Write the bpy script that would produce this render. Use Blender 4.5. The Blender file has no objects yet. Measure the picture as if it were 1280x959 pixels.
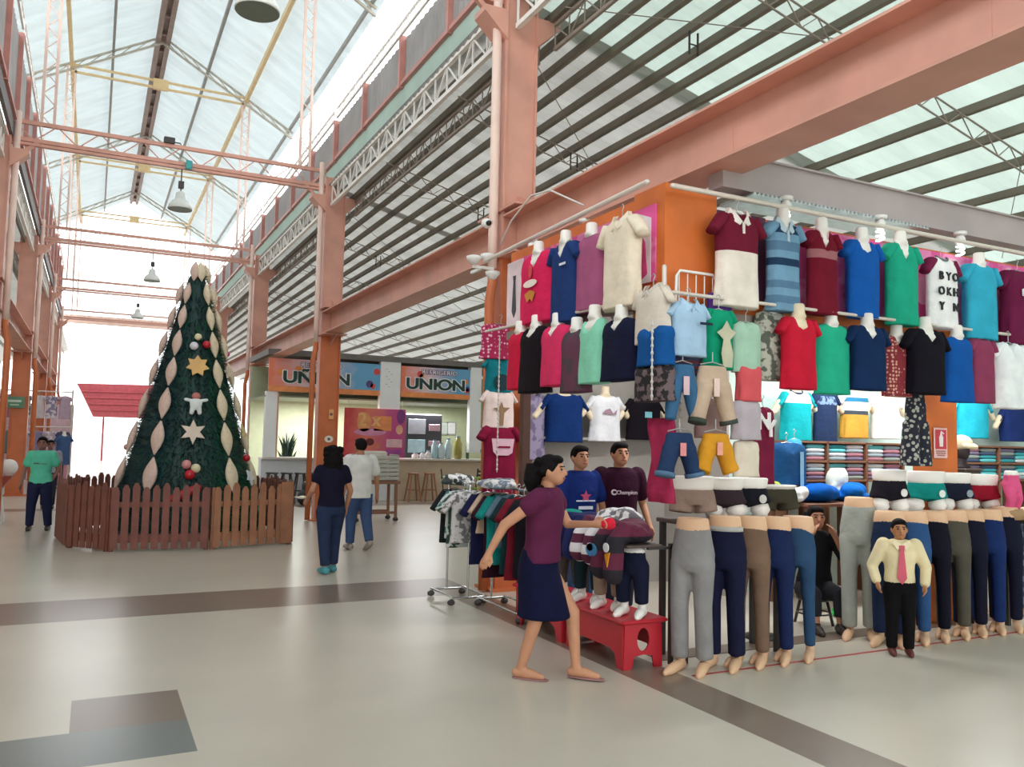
import bpy, math, random
from mathutils import Vector, Matrix, noise
PI = math.pi
RNG = random.Random(11)
SC = bpy.context.scene
COL = SC.collection
V = Vector

# ---------------------------------------------------------------- camera model
FPX, PCX, PCY, CAMH = 1040.0, 640.0, 479.5, 1.65
def _d(x, y): return V((x - PCX, -(y - PCY), -FPX))
_vy = _d(115, 543).normalized()
_vx = _d(2713, 596); _vx = (_vx - _vy * _vx.dot(_vy)).normalized()
_vz = _vx.cross(_vy)
ROT = Matrix((_vx, _vy, _vz))
def _plane(x, y, ax, val):
    r = ROT @ _d(x, y); c = V((0, 0, CAMH))
    return c + r * ((val - c[ax]) / r[ax])
def onX(x, y, X): return _plane(x, y, 0, X)
def onY(x, y, Y): return _plane(x, y, 1, Y)
def onZ(x, y, Z=0.0): return _plane(x, y, 2, Z)

cd = bpy.data.cameras.new('camera'); cam = bpy.data.objects.new('camera', cd); COL.objects.link(cam)
cd.sensor_width = 36.0; cd.lens = 36.0 * FPX / 1280.0; cd.clip_end = 500; cd.clip_start = 0.05
cam.matrix_world = Matrix.Translation((0, 0, CAMH)) @ ROT.to_4x4()
SC.camera = cam

# ---------------------------------------------------------------- materials
def lin(c):
    o = []
    for u in c:
        u = max(0.0, min(1.0, u / 255.0))
        o.append(u / 12.92 if u <= 0.04045 else ((u + 0.055) / 1.055) ** 2.4)
    return o
_mats = {}
def M(name, rgb, rough=0.6, var=0.12, scale=5.0, bump=0.0, metal=0.0, bscale=30.0):
    key = (name, tuple(rgb))
    if key in _mats: return _mats[key]
    m = bpy.data.materials.new(name); m.use_nodes = True
    nt = m.node_tree; b = nt.nodes['Principled BSDF']
    c = lin(rgb)
    b.inputs['Roughness'].default_value = rough; b.inputs['Metallic'].default_value = metal
    tc = nt.nodes.new('ShaderNodeTexCoord')
    n = nt.nodes.new('ShaderNodeTexNoise'); n.inputs['Scale'].default_value = scale; n.inputs['Detail'].default_value = 4
    nt.links.new(tc.outputs['Object'], n.inputs['Vector'])
    r = nt.nodes.new('ShaderNodeValToRGB')
    r.color_ramp.elements[0].position = 0.3; r.color_ramp.elements[1].position = 0.7
    r.color_ramp.elements[0].color = [x * (1 - var) for x in c] + [1]
    r.color_ramp.elements[1].color = [min(1, x * (1 + var)) for x in c] + [1]
    nt.links.new(n.outputs['Fac'], r.inputs['Fac']); nt.links.new(r.outputs['Color'], b.inputs['Base Color'])
    if bump:
        n2 = nt.nodes.new('ShaderNodeTexNoise'); n2.inputs['Scale'].default_value = bscale; n2.inputs['Detail'].default_value = 3
        nt.links.new(tc.outputs['Object'], n2.inputs['Vector'])
        bp = nt.nodes.new('ShaderNodeBump'); bp.inputs['Strength'].default_value = bump; bp.inputs['Distance'].default_value = 0.02
        nt.links.new(n2.outputs['Fac'], bp.inputs['Height']); nt.links.new(bp.outputs['Normal'], b.inputs['Normal'])
    _mats[key] = m
    return m
def cloth(rgb, kind='plain', rgb2=(240, 235, 225), scale=14.0):
    """woven fabric, plain or with a print of a second colour"""
    key = ('cloth', tuple(rgb), kind, tuple(rgb2), scale)
    if key in _mats: return _mats[key]
    if kind == 'plain':
        m = M('fabric', rgb, 0.9, 0.1, 7.0, 0.45, 0, 16.0); m.node_tree.nodes['Principled BSDF'].inputs['Specular IOR Level'].default_value = .15; _mats[key] = m; return m
    m = bpy.data.materials.new('printed_fabric'); m.use_nodes = True
    nt = m.node_tree; b = nt.nodes['Principled BSDF']; b.inputs['Roughness'].default_value = 0.85
    tc = nt.nodes.new('ShaderNodeTexCoord')
    mix = nt.nodes.new('ShaderNodeMix'); mix.data_type = 'RGBA'
    mix.inputs[6].default_value = lin(rgb) + [1]; mix.inputs[7].default_value = lin(rgb2) + [1]
    ramp = nt.nodes.new('ShaderNodeValToRGB')
    if kind in ('floral', 'dots'):
        t = nt.nodes.new('ShaderNodeTexVoronoi'); t.inputs['Scale'].default_value = scale
        t.inputs['Randomness'].default_value = 1.0 if kind == 'floral' else 0.4
        nt.links.new(tc.outputs['Object'], t.inputs['Vector']); out = t.outputs['Distance']
        ramp.color_ramp.elements[0].position = 0.33; ramp.color_ramp.elements[0].color = (1, 1, 1, 1)
        ramp.color_ramp.elements[1].position = 0.42; ramp.color_ramp.elements[1].color = (0, 0, 0, 1)
    elif kind == 'stripes':
        t = nt.nodes.new('ShaderNodeTexWave'); t.bands_direction = 'Z'; t.inputs['Scale'].default_value = scale
        nt.links.new(tc.outputs['Object'], t.inputs['Vector']); out = t.outputs['Fac']
        ramp.color_ramp.elements[0].position = 0.48; ramp.color_ramp.elements[1].position = 0.52
    else:
        t = nt.nodes.new('ShaderNodeTexNoise'); t.inputs['Scale'].default_value = scale; t.inputs['Detail'].default_value = 3
        nt.links.new(tc.outputs['Object'], t.inputs['Vector']); out = t.outputs['Fac']
        ramp.color_ramp.elements[0].position = 0.48; ramp.color_ramp.elements[1].position = 0.54
    nt.links.new(out, ramp.inputs['Fac']); nt.links.new(ramp.outputs['Color'], mix.inputs[0])
    nt.links.new(mix.outputs[2], b.inputs['Base Color'])
    _mats[key] = m
    return m
def emit(name, rgb, s):
    m = bpy.data.materials.new(name); m.use_nodes = True
    b = m.node_tree.nodes['Principled BSDF']
    b.inputs['Base Color'].default_value = lin(rgb) + [1]
    b.inputs['Emission Color'].default_value = lin(rgb) + [1]; b.inputs['Emission Strength'].default_value = s
    return m
def sheet(name, trans, refl, var=0.1, dirt=(0.5, 0.45, 0.4)):
    """translucent corrugated roofing sheet: daylight comes through it"""
    m = bpy.data.materials.new(name); m.use_nodes = True
    nt = m.node_tree; nt.nodes.remove(nt.nodes['Principled BSDF'])
    out = nt.nodes['Material Output']
    t = nt.nodes.new('ShaderNodeBsdfTranslucent'); d = nt.nodes.new('ShaderNodeBsdfDiffuse'); add = nt.nodes.new('ShaderNodeAddShader')
    tc = nt.nodes.new('ShaderNodeTexCoord'); mp = nt.nodes.new('ShaderNodeMapping'); mp.inputs['Scale'].default_value = (0.5, 2.2, 1)
    n = nt.nodes.new('ShaderNodeTexNoise'); n.inputs['Scale'].default_value = 1.2; n.inputs['Detail'].default_value = 5
    r = nt.nodes.new('ShaderNodeValToRGB')
    r.color_ramp.elements[0].position = 0.3; r.color_ramp.elements[1].position = 0.65
    r.color_ramp.elements[0].color = [x * (1 - var) for x in trans] + [1]; r.color_ramp.elements[1].color = list(trans) + [1]
    nt.links.new(tc.outputs['Object'], mp.inputs['Vector']); nt.links.new(mp.outputs['Vector'], n.inputs['Vector'])
    nt.links.new(n.outputs['Fac'], r.inputs['Fac']); nt.links.new(r.outputs['Color'], t.inputs['Color'])
    d.inputs['Color'].default_value = list(refl) + [1]
    nt.links.new(t.outputs[0], add.inputs[0]); nt.links.new(d.outputs[0], add.inputs[1]); nt.links.new(add.outputs[0], out.inputs['Surface'])
    return m

# ---------------------------------------------------------------- mesh builder
class MB:
    def __init__(s): s.v = []; s.f = []; s.m = []
    def add(s, vs, fs, m=0):
        o = len(s.v); s.v += [tuple(p) for p in vs]
        for f in fs: s.f.append(tuple(i + o for i in f)); s.m.append(m)
        return s
    def box(s, x0, x1, y0, y1, z0, z1, m=0):
        vs = [(x, y, z) for z in (z0, z1) for y in (y0, y1) for x in (x0, x1)]
        return s.add(vs, [(0, 2, 3, 1), (4, 5, 7, 6), (0, 1, 5, 4), (2, 6, 7, 3), (0, 4, 6, 2), (1, 3, 7, 5)], m)
    def rbox(s, x0, x1, y0, y1, z0, z1, r=0.01, m=0):
        """box with chamfered edges"""
        r = min(r, (x1 - x0) * .45, (y1 - y0) * .45, (z1 - z0) * .45)
        rings = []
        for z, i in ((z0, r), (z0 + r, 0), (z1 - r, 0), (z1, r)):
            a, b, c, d = x0 + i, x1 - i, y0 + i, y1 - i
            rings.append([(a + r, c, z), (b - r, c, z), (b, c + r, z), (b, d - r, z), (b - r, d, z), (a + r, d, z), (a, d - r, z), (a, c + r, z)])
        return s.loft(rings, m)
    def bar(s, p, q, w, h, m=0, up=(0, 0, 1)):
        p, q = V(p), V(q); d = (q - p).normalized(); u = V(up)
        if abs(d.dot(u)) > .98: u = V((0, 1, 0))
        x = d.cross(u).normalized(); z = x.cross(d).normalized()
        vs = []
        for c in (p, q):
            for a, b in ((-1, -1), (1, -1), (1, 1), (-1, 1)): vs.append(c + x * a * w / 2 + z * b * h / 2)
        return s.add(vs, [(3, 2, 1, 0), (4, 5, 6, 7), (0, 1, 5, 4), (1, 2, 6, 5), (2, 3, 7, 6), (3, 0, 4, 7)], m)
    def loft(s, rings, m=0, cap=True, bands=None):
        n = len(rings[0]); o = len(s.v)
        for r in rings: s.v += [tuple(p) for p in r]
        for i in range(len(rings) - 1):
            mm = bands[i] if bands else m
            for j in range(n):
                k = (j + 1) % n
                s.f.append((o + i * n + j, o + i * n + k, o + (i + 1) * n + k, o + (i + 1) * n + j)); s.m.append(mm)
        if cap:
            s.f.append(tuple(o + j for j in reversed(range(n)))); s.m.append(bands[0] if bands else m)
            s.f.append(tuple(o + (len(rings) - 1) * n + j for j in range(n))); s.m.append(bands[-1] if bands else m)
        return s
    def tube(s, pts, r, n=10, m=0, sx=1.0, round_ends=True):
        pts = [V(p) for p in pts]
        rs = list(r) if isinstance(r, (list, tuple)) else [r] * len(pts)
        if round_ends:
            d0 = (pts[1] - pts[0]).normalized(); d1 = (pts[-1] - pts[-2]).normalized()
            P = []; Q = []
            for a in (80, 55, 28): P.append(pts[0] - d0 * rs[0] * math.sin(math.radians(a))); Q.append(rs[0] * math.cos(math.radians(a)))
            P += pts; Q += rs
            for a in (28, 55, 80): P.append(pts[-1] + d1 * rs[-1] * math.sin(math.radians(a))); Q.append(rs[-1] * math.cos(math.radians(a)))
            pts, rs = P, Q
        ref = None; rings = []
        for i, p in enumerate(pts):
            t = (pts[min(i + 1, len(pts) - 1)] - pts[max(i - 1, 0)]).normalized()
            if ref is None:
                ref = V((1, 0, 0)) if abs(t.x) < .9 else V((0, 1, 0))
            x = (ref - t * ref.dot(t)).normalized(); y = t.cross(x); ref = x
            rings.append([p + x * math.cos(2 * PI * j / n) * rs[i] * sx + y * math.sin(2 * PI * j / n) * rs[i] for j in range(n)])
        return s.loft(rings, m)
    def lathe(s, prof, n=20, c=(0, 0, 0), m=0, cap=True):
        c = V(c)
        return s.loft([[c + V((r * math.cos(2 * PI * j / n), r * math.sin(2 * PI * j / n), z)) for j in range(n)] for r, z in prof], m, cap)
    def ell(s, c, rx, ry, rz, n=16, k=10, m=0, rot=None):
        c = V(c); rings = []
        for i in range(k + 1):
            a = -PI / 2 + PI * (i + .02) / (k + .04) if 0 < i < k else (-PI / 2 + .04 if i == 0 else PI / 2 - .04)
            ring = []
            for j in range(n):
                p = V((rx * math.cos(a) * math.cos(2 * PI * j / n), ry * math.cos(a) * math.sin(2 * PI * j / n), rz * math.sin(a)))
                ring.append(c + (rot @ p if rot else p))
            rings.append(ring)
        return s.loft(rings, m)
    def rings(s, L, n=24, p=1.0, m=0, bands=None):
        """stack of ellipses: (x, y, z, rx, ry)"""
        R = []
        for x, y, z, rx, ry in L:
            ring = []
            for j in range(n):
                a = 2 * PI * j / n; ca, sa = math.cos(a), math.sin(a)
                ring.append((x + rx * math.copysign(abs(ca) ** p, ca), y + ry * math.copysign(abs(sa) ** p, sa), z))
            R.append(ring)
        return s.loft(R, m, True, bands)
    def prism(s, poly, t, org=(0, 0, 0), ux=(1, 0, 0), uz=(0, 0, 1), m=0):
        """flat outline of real thickness t; the outline lies in ux, uz"""
        o, ux, uz = V(org), V(ux), V(uz); nrm = ux.cross(uz)
        n = len(poly)
        vs = [o + ux * a + uz * b - nrm * t / 2 for a, b in poly] + [o + ux * a + uz * b + nrm * t / 2 for a, b in poly]
        return s.add(vs, [tuple(reversed(range(n))), tuple(range(n, 2 * n))] + [(i, (i + 1) % n, n + (i + 1) % n, n + i) for i in range(n)], m)
    def mesh(s, name='m'):
        me = bpy.data.meshes.new(name); me.from_pydata(s.v, [], s.f)
        me.polygons.foreach_set('material_index', s.m); me.update()
        return me
    def build(s, name, mats, parent=None, smooth=False, loc=None, rotz=0):
        me = s.mesh(name); return link(name, me, mats, parent, smooth, loc, rotz)
def link(name, me, mats, parent=None, smooth=False, loc=None, rotz=0):
    mats = mats if isinstance(mats, (list, tuple)) else [mats]
    if len(me.materials): me.materials.clear()
    for m in mats: me.materials.append(m)
    if smooth: me.polygons.foreach_set('use_smooth', [True] * len(me.polygons)); me.update()
    o = bpy.data.objects.new(name, me); COL.objects.link(o)
    if parent: o.parent = parent
    if loc is not None: o.location = loc
    if rotz: o.rotation_euler = (0, 0, rotz)
    return o
def fused(mb, voxel=0.012, it=5):
    """one continuous skin over overlapping limbs"""
    o = bpy.data.objects.new('tmp', mb.mesh()); COL.objects.link(o)
    r = o.modifiers.new('r', 'REMESH'); r.mode = 'VOXEL'; r.voxel_size = voxel
    if it:
        k = o.modifiers.new('s', 'SMOOTH'); k.iterations = it; k.factor = 0.5
    dg = bpy.context.evaluated_depsgraph_get()
    me = bpy.data.meshes.new_from_object(o.evaluated_get(dg))
    bpy.data.objects.remove(o)
    return me
def tag(o, label=None, cat=None, group=None, kind=None):
    if label: o['label'] = label
    if cat: o['category'] = cat
    if group: o['group'] = group
    if kind: o['kind'] = kind
    return o
def thing(name, label, cat, loc=(0, 0, 0), rotz=0, group=None):
    o = bpy.data.objects.new(name, None); COL.objects.link(o)
    o.empty_display_size = 0.1; o.location = loc; o.rotation_euler = (0, 0, rotz)
    return tag(o, label, cat, group)
def struct(name, mb, mats, smooth=False, label=None):
    return tag(mb.build(name, mats, None, smooth), label, None, None, 'structure')
def copy_tree(o, parent=None):
    c = o.copy(); COL.objects.link(c)
    if parent: c.parent = parent
    for ch in list(o.children): copy_tree(ch, c)
    return c
def text(name, body, size, mat, parent, loc, rot=(PI / 2, 0, 0), ext=0.004, align='CENTER', off=0.0):
    cu = bpy.data.curves.new(name, 'FONT'); cu.body = body; cu.size = size; cu.extrude = ext; cu.align_x = align; cu.align_y = 'CENTER'; cu.offset = off
    o = bpy.data.objects.new('tmp', cu); COL.objects.link(o)
    dg = bpy.context.evaluated_depsgraph_get()
    me = bpy.data.meshes.new_from_object(o.evaluated_get(dg)); bpy.data.objects.remove(o)
    t = link(name, me, mat, parent, False, loc); t.rotation_euler = rot
    return t
# ================================================================ the hall
ORANGE = M('orange_paint', (205, 112, 66), 0.4, 0.1, 3)
SALMON = M('salmon_paint', (214, 158, 140), 0.45, 0.1, 2.5)  # paler tone for the beams and the upper part of the columns
PALE = M('pale_pink_paint', (236, 206, 192), 0.5, 0.08, 3)
WHITEP = M('white_paint', (240, 236, 230), 0.5, 0.05, 3)
YELLOWP = M('pale_yellow_paint', (228, 200, 150), 0.5, 0.08, 3)
PURLIN = M('dark_purlin_steel', (128, 122, 110), 0.6, 0.15, 2)
DARKST = M('dark_steel', (60, 56, 54), 0.5, 0.1)
GREYCLAD = M('grey_cladding', (150, 146, 144), 0.6, 0.15, 1.5)
GREYBEAM = M('grey_beam_paint', (176, 164, 164), 0.55, 0.1, 2)
GALV = M('galvanised_sheet', (200, 208, 212), 0.3, 0.15, 8, 0, 0.6)
STEEL = M('pale_steel_pipe', (225, 215, 205), 0.35, 0.05, 4, 0, 0.2)
WHITEPL = M('white_plastic', (240, 240, 236), 0.4, 0.03)

BAY = 8.45
YC = [8.6 + BAY * k for k in range(5)]            # 8.6, 17.05, 25.5, 33.95, 42.4
XR, XL = 4.3, -1.75
mir = lambda x: (XR + XL) - x

# floor: polished stone with brown bands, cut on a grid
def bands_floor():
    xs = sorted({-30., -.03, .58, 3.5, 3.9, 40.}); ys = sorted({-15., 4.75, 5.3, 5.93, 8.42, 9.48, 20.4, 21.1, 62.})
    mb = MB()
    for i in range(len(xs) - 1):
        for j in range(len(ys) - 1):
            x, y = (xs[i] + xs[i + 1]) / 2, (ys[j] + ys[j + 1]) / 2
            m = 0
            if 3.5 < x < 3.9 and y < 8.42: m = 1
            if 8.42 < y < 9.48 and x < 3.9: m = 1
            if 20.4 < y < 21.1: m = 1
            if x < .58 and 4.75 < y < 5.3: m = 2
            if -.03 < x < .58 and 5.3 < y < 5.93: m = 1
            mb.add([(xs[i], ys[j], 0), (xs[i + 1], ys[j], 0), (xs[i + 1], ys[j + 1], 0), (xs[i], ys[j + 1], 0)], [(0, 1, 2, 3)], m)
    return mb
def stone(name, rgb, rough=0.28):
    m = M(name, rgb, rough, 0.06, 0.9); return m
    nt = m.node_tree; b = nt.nodes['Principled BSDF']
    tc = nt.nodes['Texture Coordinate']; n = nt.nodes.new('ShaderNodeTexNoise'); n.inputs['Scale'].default_value = 1.3
    mr = nt.nodes.new('ShaderNodeMapRange'); mr.inputs['To Min'].default_value = rough - .06; mr.inputs['To Max'].default_value = rough + .12
    nt.links.new(tc.outputs['Object'], n.inputs['Vector']); nt.links.new(n.outputs['Fac'], mr.inputs['Value']); nt.links.new(mr.outputs['Result'], b.inputs['Roughness'])
    return m
FL = [stone('polished_cream_stone', (198, 190, 176)), stone('polished_brown_stone', (128, 112, 100)), stone('polished_grey_stone', (116, 120, 118))]
struct('floor', bands_floor(), FL)
g = MB(); g.box(-80, 90, 62, 220, -.3, -.01); g.box(-80, 90, -60, -15, -.3, -.01); g.box(-80, -30, -15, 62, -.3, -.01); g.box(40, 90, -15, 62, -.3, -.01)
struct('ground_outside', g, M('pale_concrete', (205, 203, 196), 0.8, 0.1, 0.3))

# lattice girder helper: two chords and zigzag web between p and q
def lattice(mb, p, q, h, n, w=0.05, web=0.02, m=0, dirn=(0, 0, 1), posts=True):
    p, q, u = V(p), V(q), V(dirn)
    mb.bar(p, q, w, w, m); mb.bar(p + u * h, q + u * h, w, w, m)
    for i in range(n):
        a = p + (q - p) * (i / n); b = p + (q - p) * ((i + 1) / n)
        if posts: mb.bar(a, a + u * h, web, web, m)
        if i % 2: mb.bar(a, b + u * h, web, web, m)
        else: mb.bar(a + u * h, b, web, web, m)
    mb.bar(q, q + u * h, web, web, m)

# columns -------------------------------------------------------
def column(x, y, side):
    """plated I-section column with downpipe on the nave side"""
    s = side
    low = MB(); up = MB()
    for b, z0, z1 in ((low, 0.03, 3.8), (up, 3.8, 7.1)):
        b.box(x - .2, x + .2, y - .1, y - .075, z0, z1)
        b.box(x - .2, x + .2, y + .075, y + .1, z0, z1)
        for dx in (-.21, .185): b.box(x + dx, x + dx + .025, y - .13, y + .13, z0, z1)
    low.box(x - .3, x + .3, y - .22, y + .22, 0, .03)
    c = struct('column', low, ORANGE)
    u = up.build('column_shaft', SALMON, c)
    p = MB(); px = x - s * .29
    p.tube([(px, y - .05, 7.4), (px, y - .05, 4.0), (px, y - .05, 3.62)], .055, 12, round_ends=False)
    p.build('downpipe', PALE, c, True)
    p = MB(); p.tube([(px, y - .05, 3.63), (px, y - .06, 3.5), (px - s * .06, y - .12, 3.25), (px - s * .06, y - .12, .02)], .055, 12, round_ends=False)
    p.build('downpipe', ORANGE, c, True)
    k = MB()                                    # gusset brackets at the girder and at the head
    for z in (3.78, 4.32):
        for dy in (-1, 1):
            k.prism([(0, 0), (.42, .0), (.42, .04), (0, .2)] if z > 4 else [(0, 0), (.42, -.0), (.42, -.04), (0, -.22)], .02, (x, y + dy * .1, z), (0, dy, 0), (0, 0, 1))
        k.box(x - .24, x + .24, y - .5, y + .5, z - .012, z + .012)
    k.prism([(-.2, 0), (-.2, .35), (-.5, .35), (-.5, .28)], .3, (x, y, 6.35), (1, 0, 0), (0, 0, 1))
    k.prism([(.2, 0), (.2, .35), (.5, .35), (.5, .28)], .3, (x, y, 6.35), (1, 0, 0), (0, 0, 1))
    k.build('gusset', SALMON, c)
    return c
YALL = [YC[0] - BAY] + YC
for y in YALL:
    if y > 2: column(XR, y, 1)
for y in YC: column(XL, y, -1)

# long girders between the columns, an I-beam with flanges ----------------
def girder(x, y0, y1):
    mb = MB()
    mb.box(x - .012, x + .012, y0, y1, 3.82, 4.24)
    mb.box(x - .19, x + .19, y0, y1, 4.24, 4.262); mb.box(x - .19, x + .19, y0, y1, 3.798, 3.82)
    y = y0 + .12
    while y < y1: mb.box(x - .016, x + .016, y - .012, y + .012, 3.82, 4.24); y += 2.05
    for k in range(6):
        mb.tube([(x - .03, y0 + .06, 3.87 + k * .065), (x + .03, y0 + .06, 3.87 + k * .065)], .014, 6)
    return struct('steel_beam', mb, SALMON)
for a, b in zip(YALL, YALL[1:]): girder(XR - .02, a + (.45 if a < 2 else .14), b - .14)
girder(XR - .02, YC[-1] + .14, 60)
for a, b in zip(YC[1:], YC[2:]): girder(XL + .02, a + .14, b - .14)
girder(XL + .02, YC[0] + .14, YC[1] - .14)

# white lattice girders at the eaves
for x in (XR - .1, XL + .1):
    for a, b in zip(YALL, YALL[1:]):
        if x < 0 and a < 2: continue
        mb = MB(); lattice(mb, (x, a + .2, 6.5), (x, b - .2, 6.5), .42, 18, .06, .022)
        struct('lattice_girder', mb, WHITEP)
        mb = MB(); xx = x + (.5 if x > 0 else -.5)
        lattice(mb, (xx, a + .2, 6.34), (xx, b - .2, 6.34), .3, 24, .04, .014)
        struct('bar_joist', mb, M('dull_steel', (150, 140, 130), .6, .1))

# tie trusses across the nave
for y in YC:
    mb = MB()
    lattice(mb, (XL + .2, y, 6.92), (XR - .2, y, 6.92), .32, 16, .07, .018, posts=False)
    mb.bar((XL + .2, y, 6.84), (XR - .2, y, 6.84), .09, .05)
    for x, s in ((XL + .2, 1), (XR - .2, -1)): mb.bar((x, y, 6.5), (x + s * .42, y, 6.9), .06, .06)
    struct('tie_truss', mb, SALMON)

# nave roof frames
RX, RZ, EZ, EW = 1.27, 13.3, 11.15, 3.8
slope = (RZ - EZ) / EW
zr = lambda x: RZ - abs(x - RX) * slope
PX = (-1.0, 3.65)
for y in YC:
    if y < 10: continue
    for s in (-1, 1):
        mb = MB()
        for dz in (-.12, -.3): mb.bar((RX, y, RZ + dz), (RX + s * EW, y, EZ + dz), .06, .05)
        for i in range(10):
            a = RX + s * EW * i / 10; b = RX + s * EW * (i + 1) / 10
            mb.bar((a, y, zr(a) - .12), (b, y, zr(b) - .3), .02, .02)
        struct('rafter', mb, M('pale_grey_green_paint', (190, 184, 170), .5))
    mb = MB()
    for dz in (0, -.2): mb.bar((PX[0], y, 11.85 + dz), (PX[1], y, 11.85 + dz), .05, .06)
    mb.box(RX - .2, RX + .2, y - .06, y + .06, 11.6, 11.9)
    struct('collar_tie', mb, YELLOWP)
    for x in PX:
        mb = MB(); lattice(mb, (x - .1, y, 7.2), (x - .1, y, zr(x) - .2), .2, 22, .05, .016, 0, (1, 0, 0), False)
        struct('roof_post', mb, PALE)
for x in PX:
    mb = MB(); mb.bar((x, 12, 11.8), (x, 44.4, 11.8), .09, .16); struct('roof_plate', mb, YELLOWP)
mb = MB()
for dx in (-.13, .13): mb.bar((RX + dx, 10, RZ - .22), (RX + dx, 44.4, RZ - .22), .13, .2)
for k in range(30): mb.box(RX - .2, RX + .2, 10 + k * 1.15, 10.06 + k * 1.15, RZ - .3, RZ - .16)
mb.box(RX - .07, RX + .07, 10, 44.4, RZ - .2, RZ - .12)
struct('ridge_beam', mb, M('brown_grey_paint', (150, 132, 124), .5))
for dx in (-1.27, 1.27):
    mb = MB(); mb.bar((RX + dx, 10, zr(RX + dx) - .1), (RX + dx, 44.4, zr(RX + dx) - .1), .07, .13); struct('purlin', mb, M('grey_purlin_paint', (150, 150, 144), .5))
for dx in (-3.7, 3.7):
    mb = MB(); mb.bar((RX + dx, 10, zr(RX + dx) - .06), (RX + dx, 44.4, zr(RX + dx) - .06), .06, .1); struct('purlin', mb, M('grey_purlin_paint', (150, 150, 144), .5))

# roof sheets: corrugated, daylight shines through
def corrugated(mb, x0, z0, x1, z1, y0, y1, pitch=.19, amp=.02, m=0):
    n = int((y1 - y0) / pitch * 4); vs = []; fs = []
    for i in range(n + 1):
        y = y0 + (y1 - y0) * i / n; d = amp * math.sin(2 * PI * i / 4)
        vs += [(x0, y, z0 + d), (x1, y, z1 + d)]
    for i in range(n): fs.append((2 * i, 2 * i + 2, 2 * i + 3, 2 * i + 1))
    mb.add(vs, fs, m)
S_NAVE = sheet('nave_roof_sheet', (.205, .232, .236), (.32, .36, .37), .2)
S_NEAR = sheet('clear_roof_sheet', (.25, .30, .27), (.28, .32, .3), .16)
S_MID = sheet('weathered_roof_sheet', (.205, .205, .19), (.28, .27, .26), .3)
for s in (-1, 1):
    mb = MB(); corrugated(mb, RX, RZ, RX + s * (EW + .1), EZ - .05, -14, 44.5, .3, .018)
    struct('ceiling_nave', mb, S_NAVE, True)
za = lambda x: 7.98 - .25 * x                     # right-hand aisle roof
zl = lambda x: 7.98 - .25 * mir(x)
for y0, y1, m in ((-14, 8.6, S_NEAR), (8.6, 17.05, S_MID), (17.05, 60, S_MID)):
    mb = MB(); corrugated(mb, 4.15, za(4.15) + (.02 if m is S_NEAR else 0), 19, za(19) + (.02 if m is S_NEAR else 0), y0 - .15, y1 + .15); struct('ceiling_aisle', mb, m, True)
mb = MB(); corrugated(mb, mir(4.15), zl(mir(4.15)), mir(16), zl(mir(16)), -14, 60); struct('ceiling_aisle', mb, S_MID, True)
pxs = [4.42, 4.67, 4.94, 5.22, 5.53, 5.88, 6.2, 6.52, 6.9, 7.32, 7.8, 8.4, 9.0, 9.65, 10.3, 10.95, 11.6, 12.3, 13., 13.8, 14.6, 15.4, 16.2, 17., 18.]
for x in pxs:
    mb = MB(); mb.bar((x, -14, za(x) - .07), (x, 60, za(x) - .07), .04, .1); mb.bar((x + .015, -14, za(x) - .12), (x + .015, 60, za(x) - .12), .06, .012)
    struct('purlin', mb, PURLIN)
for x in pxs[::2]:
    mb = MB(); mb.bar((mir(x), 8, za(x) - .09), (mir(x), 60, za(x) - .09), .06, .14); struct('purlin', mb, PURLIN)
mb = MB(); mb.box(15.6, 15.7, -14, 60, 0, 4.2); struct('wall_right', mb, M('pale_plaster', (205, 200, 190), .7, .06))
mb = MB(); mb.box(-12.6, -12.5, -14, 60, 0, 3.6); struct('wall_left', mb, M('pale_plaster', (205, 200, 190), .7, .06))
# light joists and sag rods under the aisle roof
for y in (3.4, 6.1, 10.9, 14.2, 19.5, 23, 28, 31.5):
    mb = MB(); n = 44; x0, x1 = 4.5, 14.5
    for dz in (-.2, -.42): mb.bar((x0, y, za(x0) + dz), (x1, y, za(x1) + dz), .016, .016)
    for i in range(n):
        a = x0 + (x1 - x0) * i / n; b = x0 + (x1 - x0) * (i + 1) / n
        mb.bar((a, y, za(a) - (.2 if i % 2 else .42)), (b, y, za(b) - (.42 if i % 2 else .2)), .011, .011)
    struct('bar_joist', mb, M('dull_steel', (150, 140, 130), .6, .1))
for y0, y1 in ((2, 8), (9, 16), (17.5, 25)):
    mb = MB(); mb.bar((4.6, y0, za(4.6) - .18), (12.5, y1, za(12.5) - .18), .009, .009); mb.bar((4.6, y1, za(4.6) - .18), (12.5, y0, za(12.5) - .18), .009, .009)
    struct('brace_rod', mb, M('dull_steel', (150, 140, 130), .6, .1))
# small hangers dangling from the purlins
for x, y in ((6.2, 4.9), (5.88, 7.3), (7.32, 12), (6.52, 11.0), (6.52, 14.5), (6.2, 20), (8.4, 13), (9, 17), (9.65, 15)):
    mb = MB()
    for d in (-.05, .07): mb.bar((x + d, y, za(x) - .15), (x + d, y, za(x) - .42), .018, .018)
    mb.bar((x - .06, y, za(x) - .3), (x + .08, y, za(x) - .3), .012, .012)
    struct('purlin_hanger', mb, DARKST)

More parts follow.
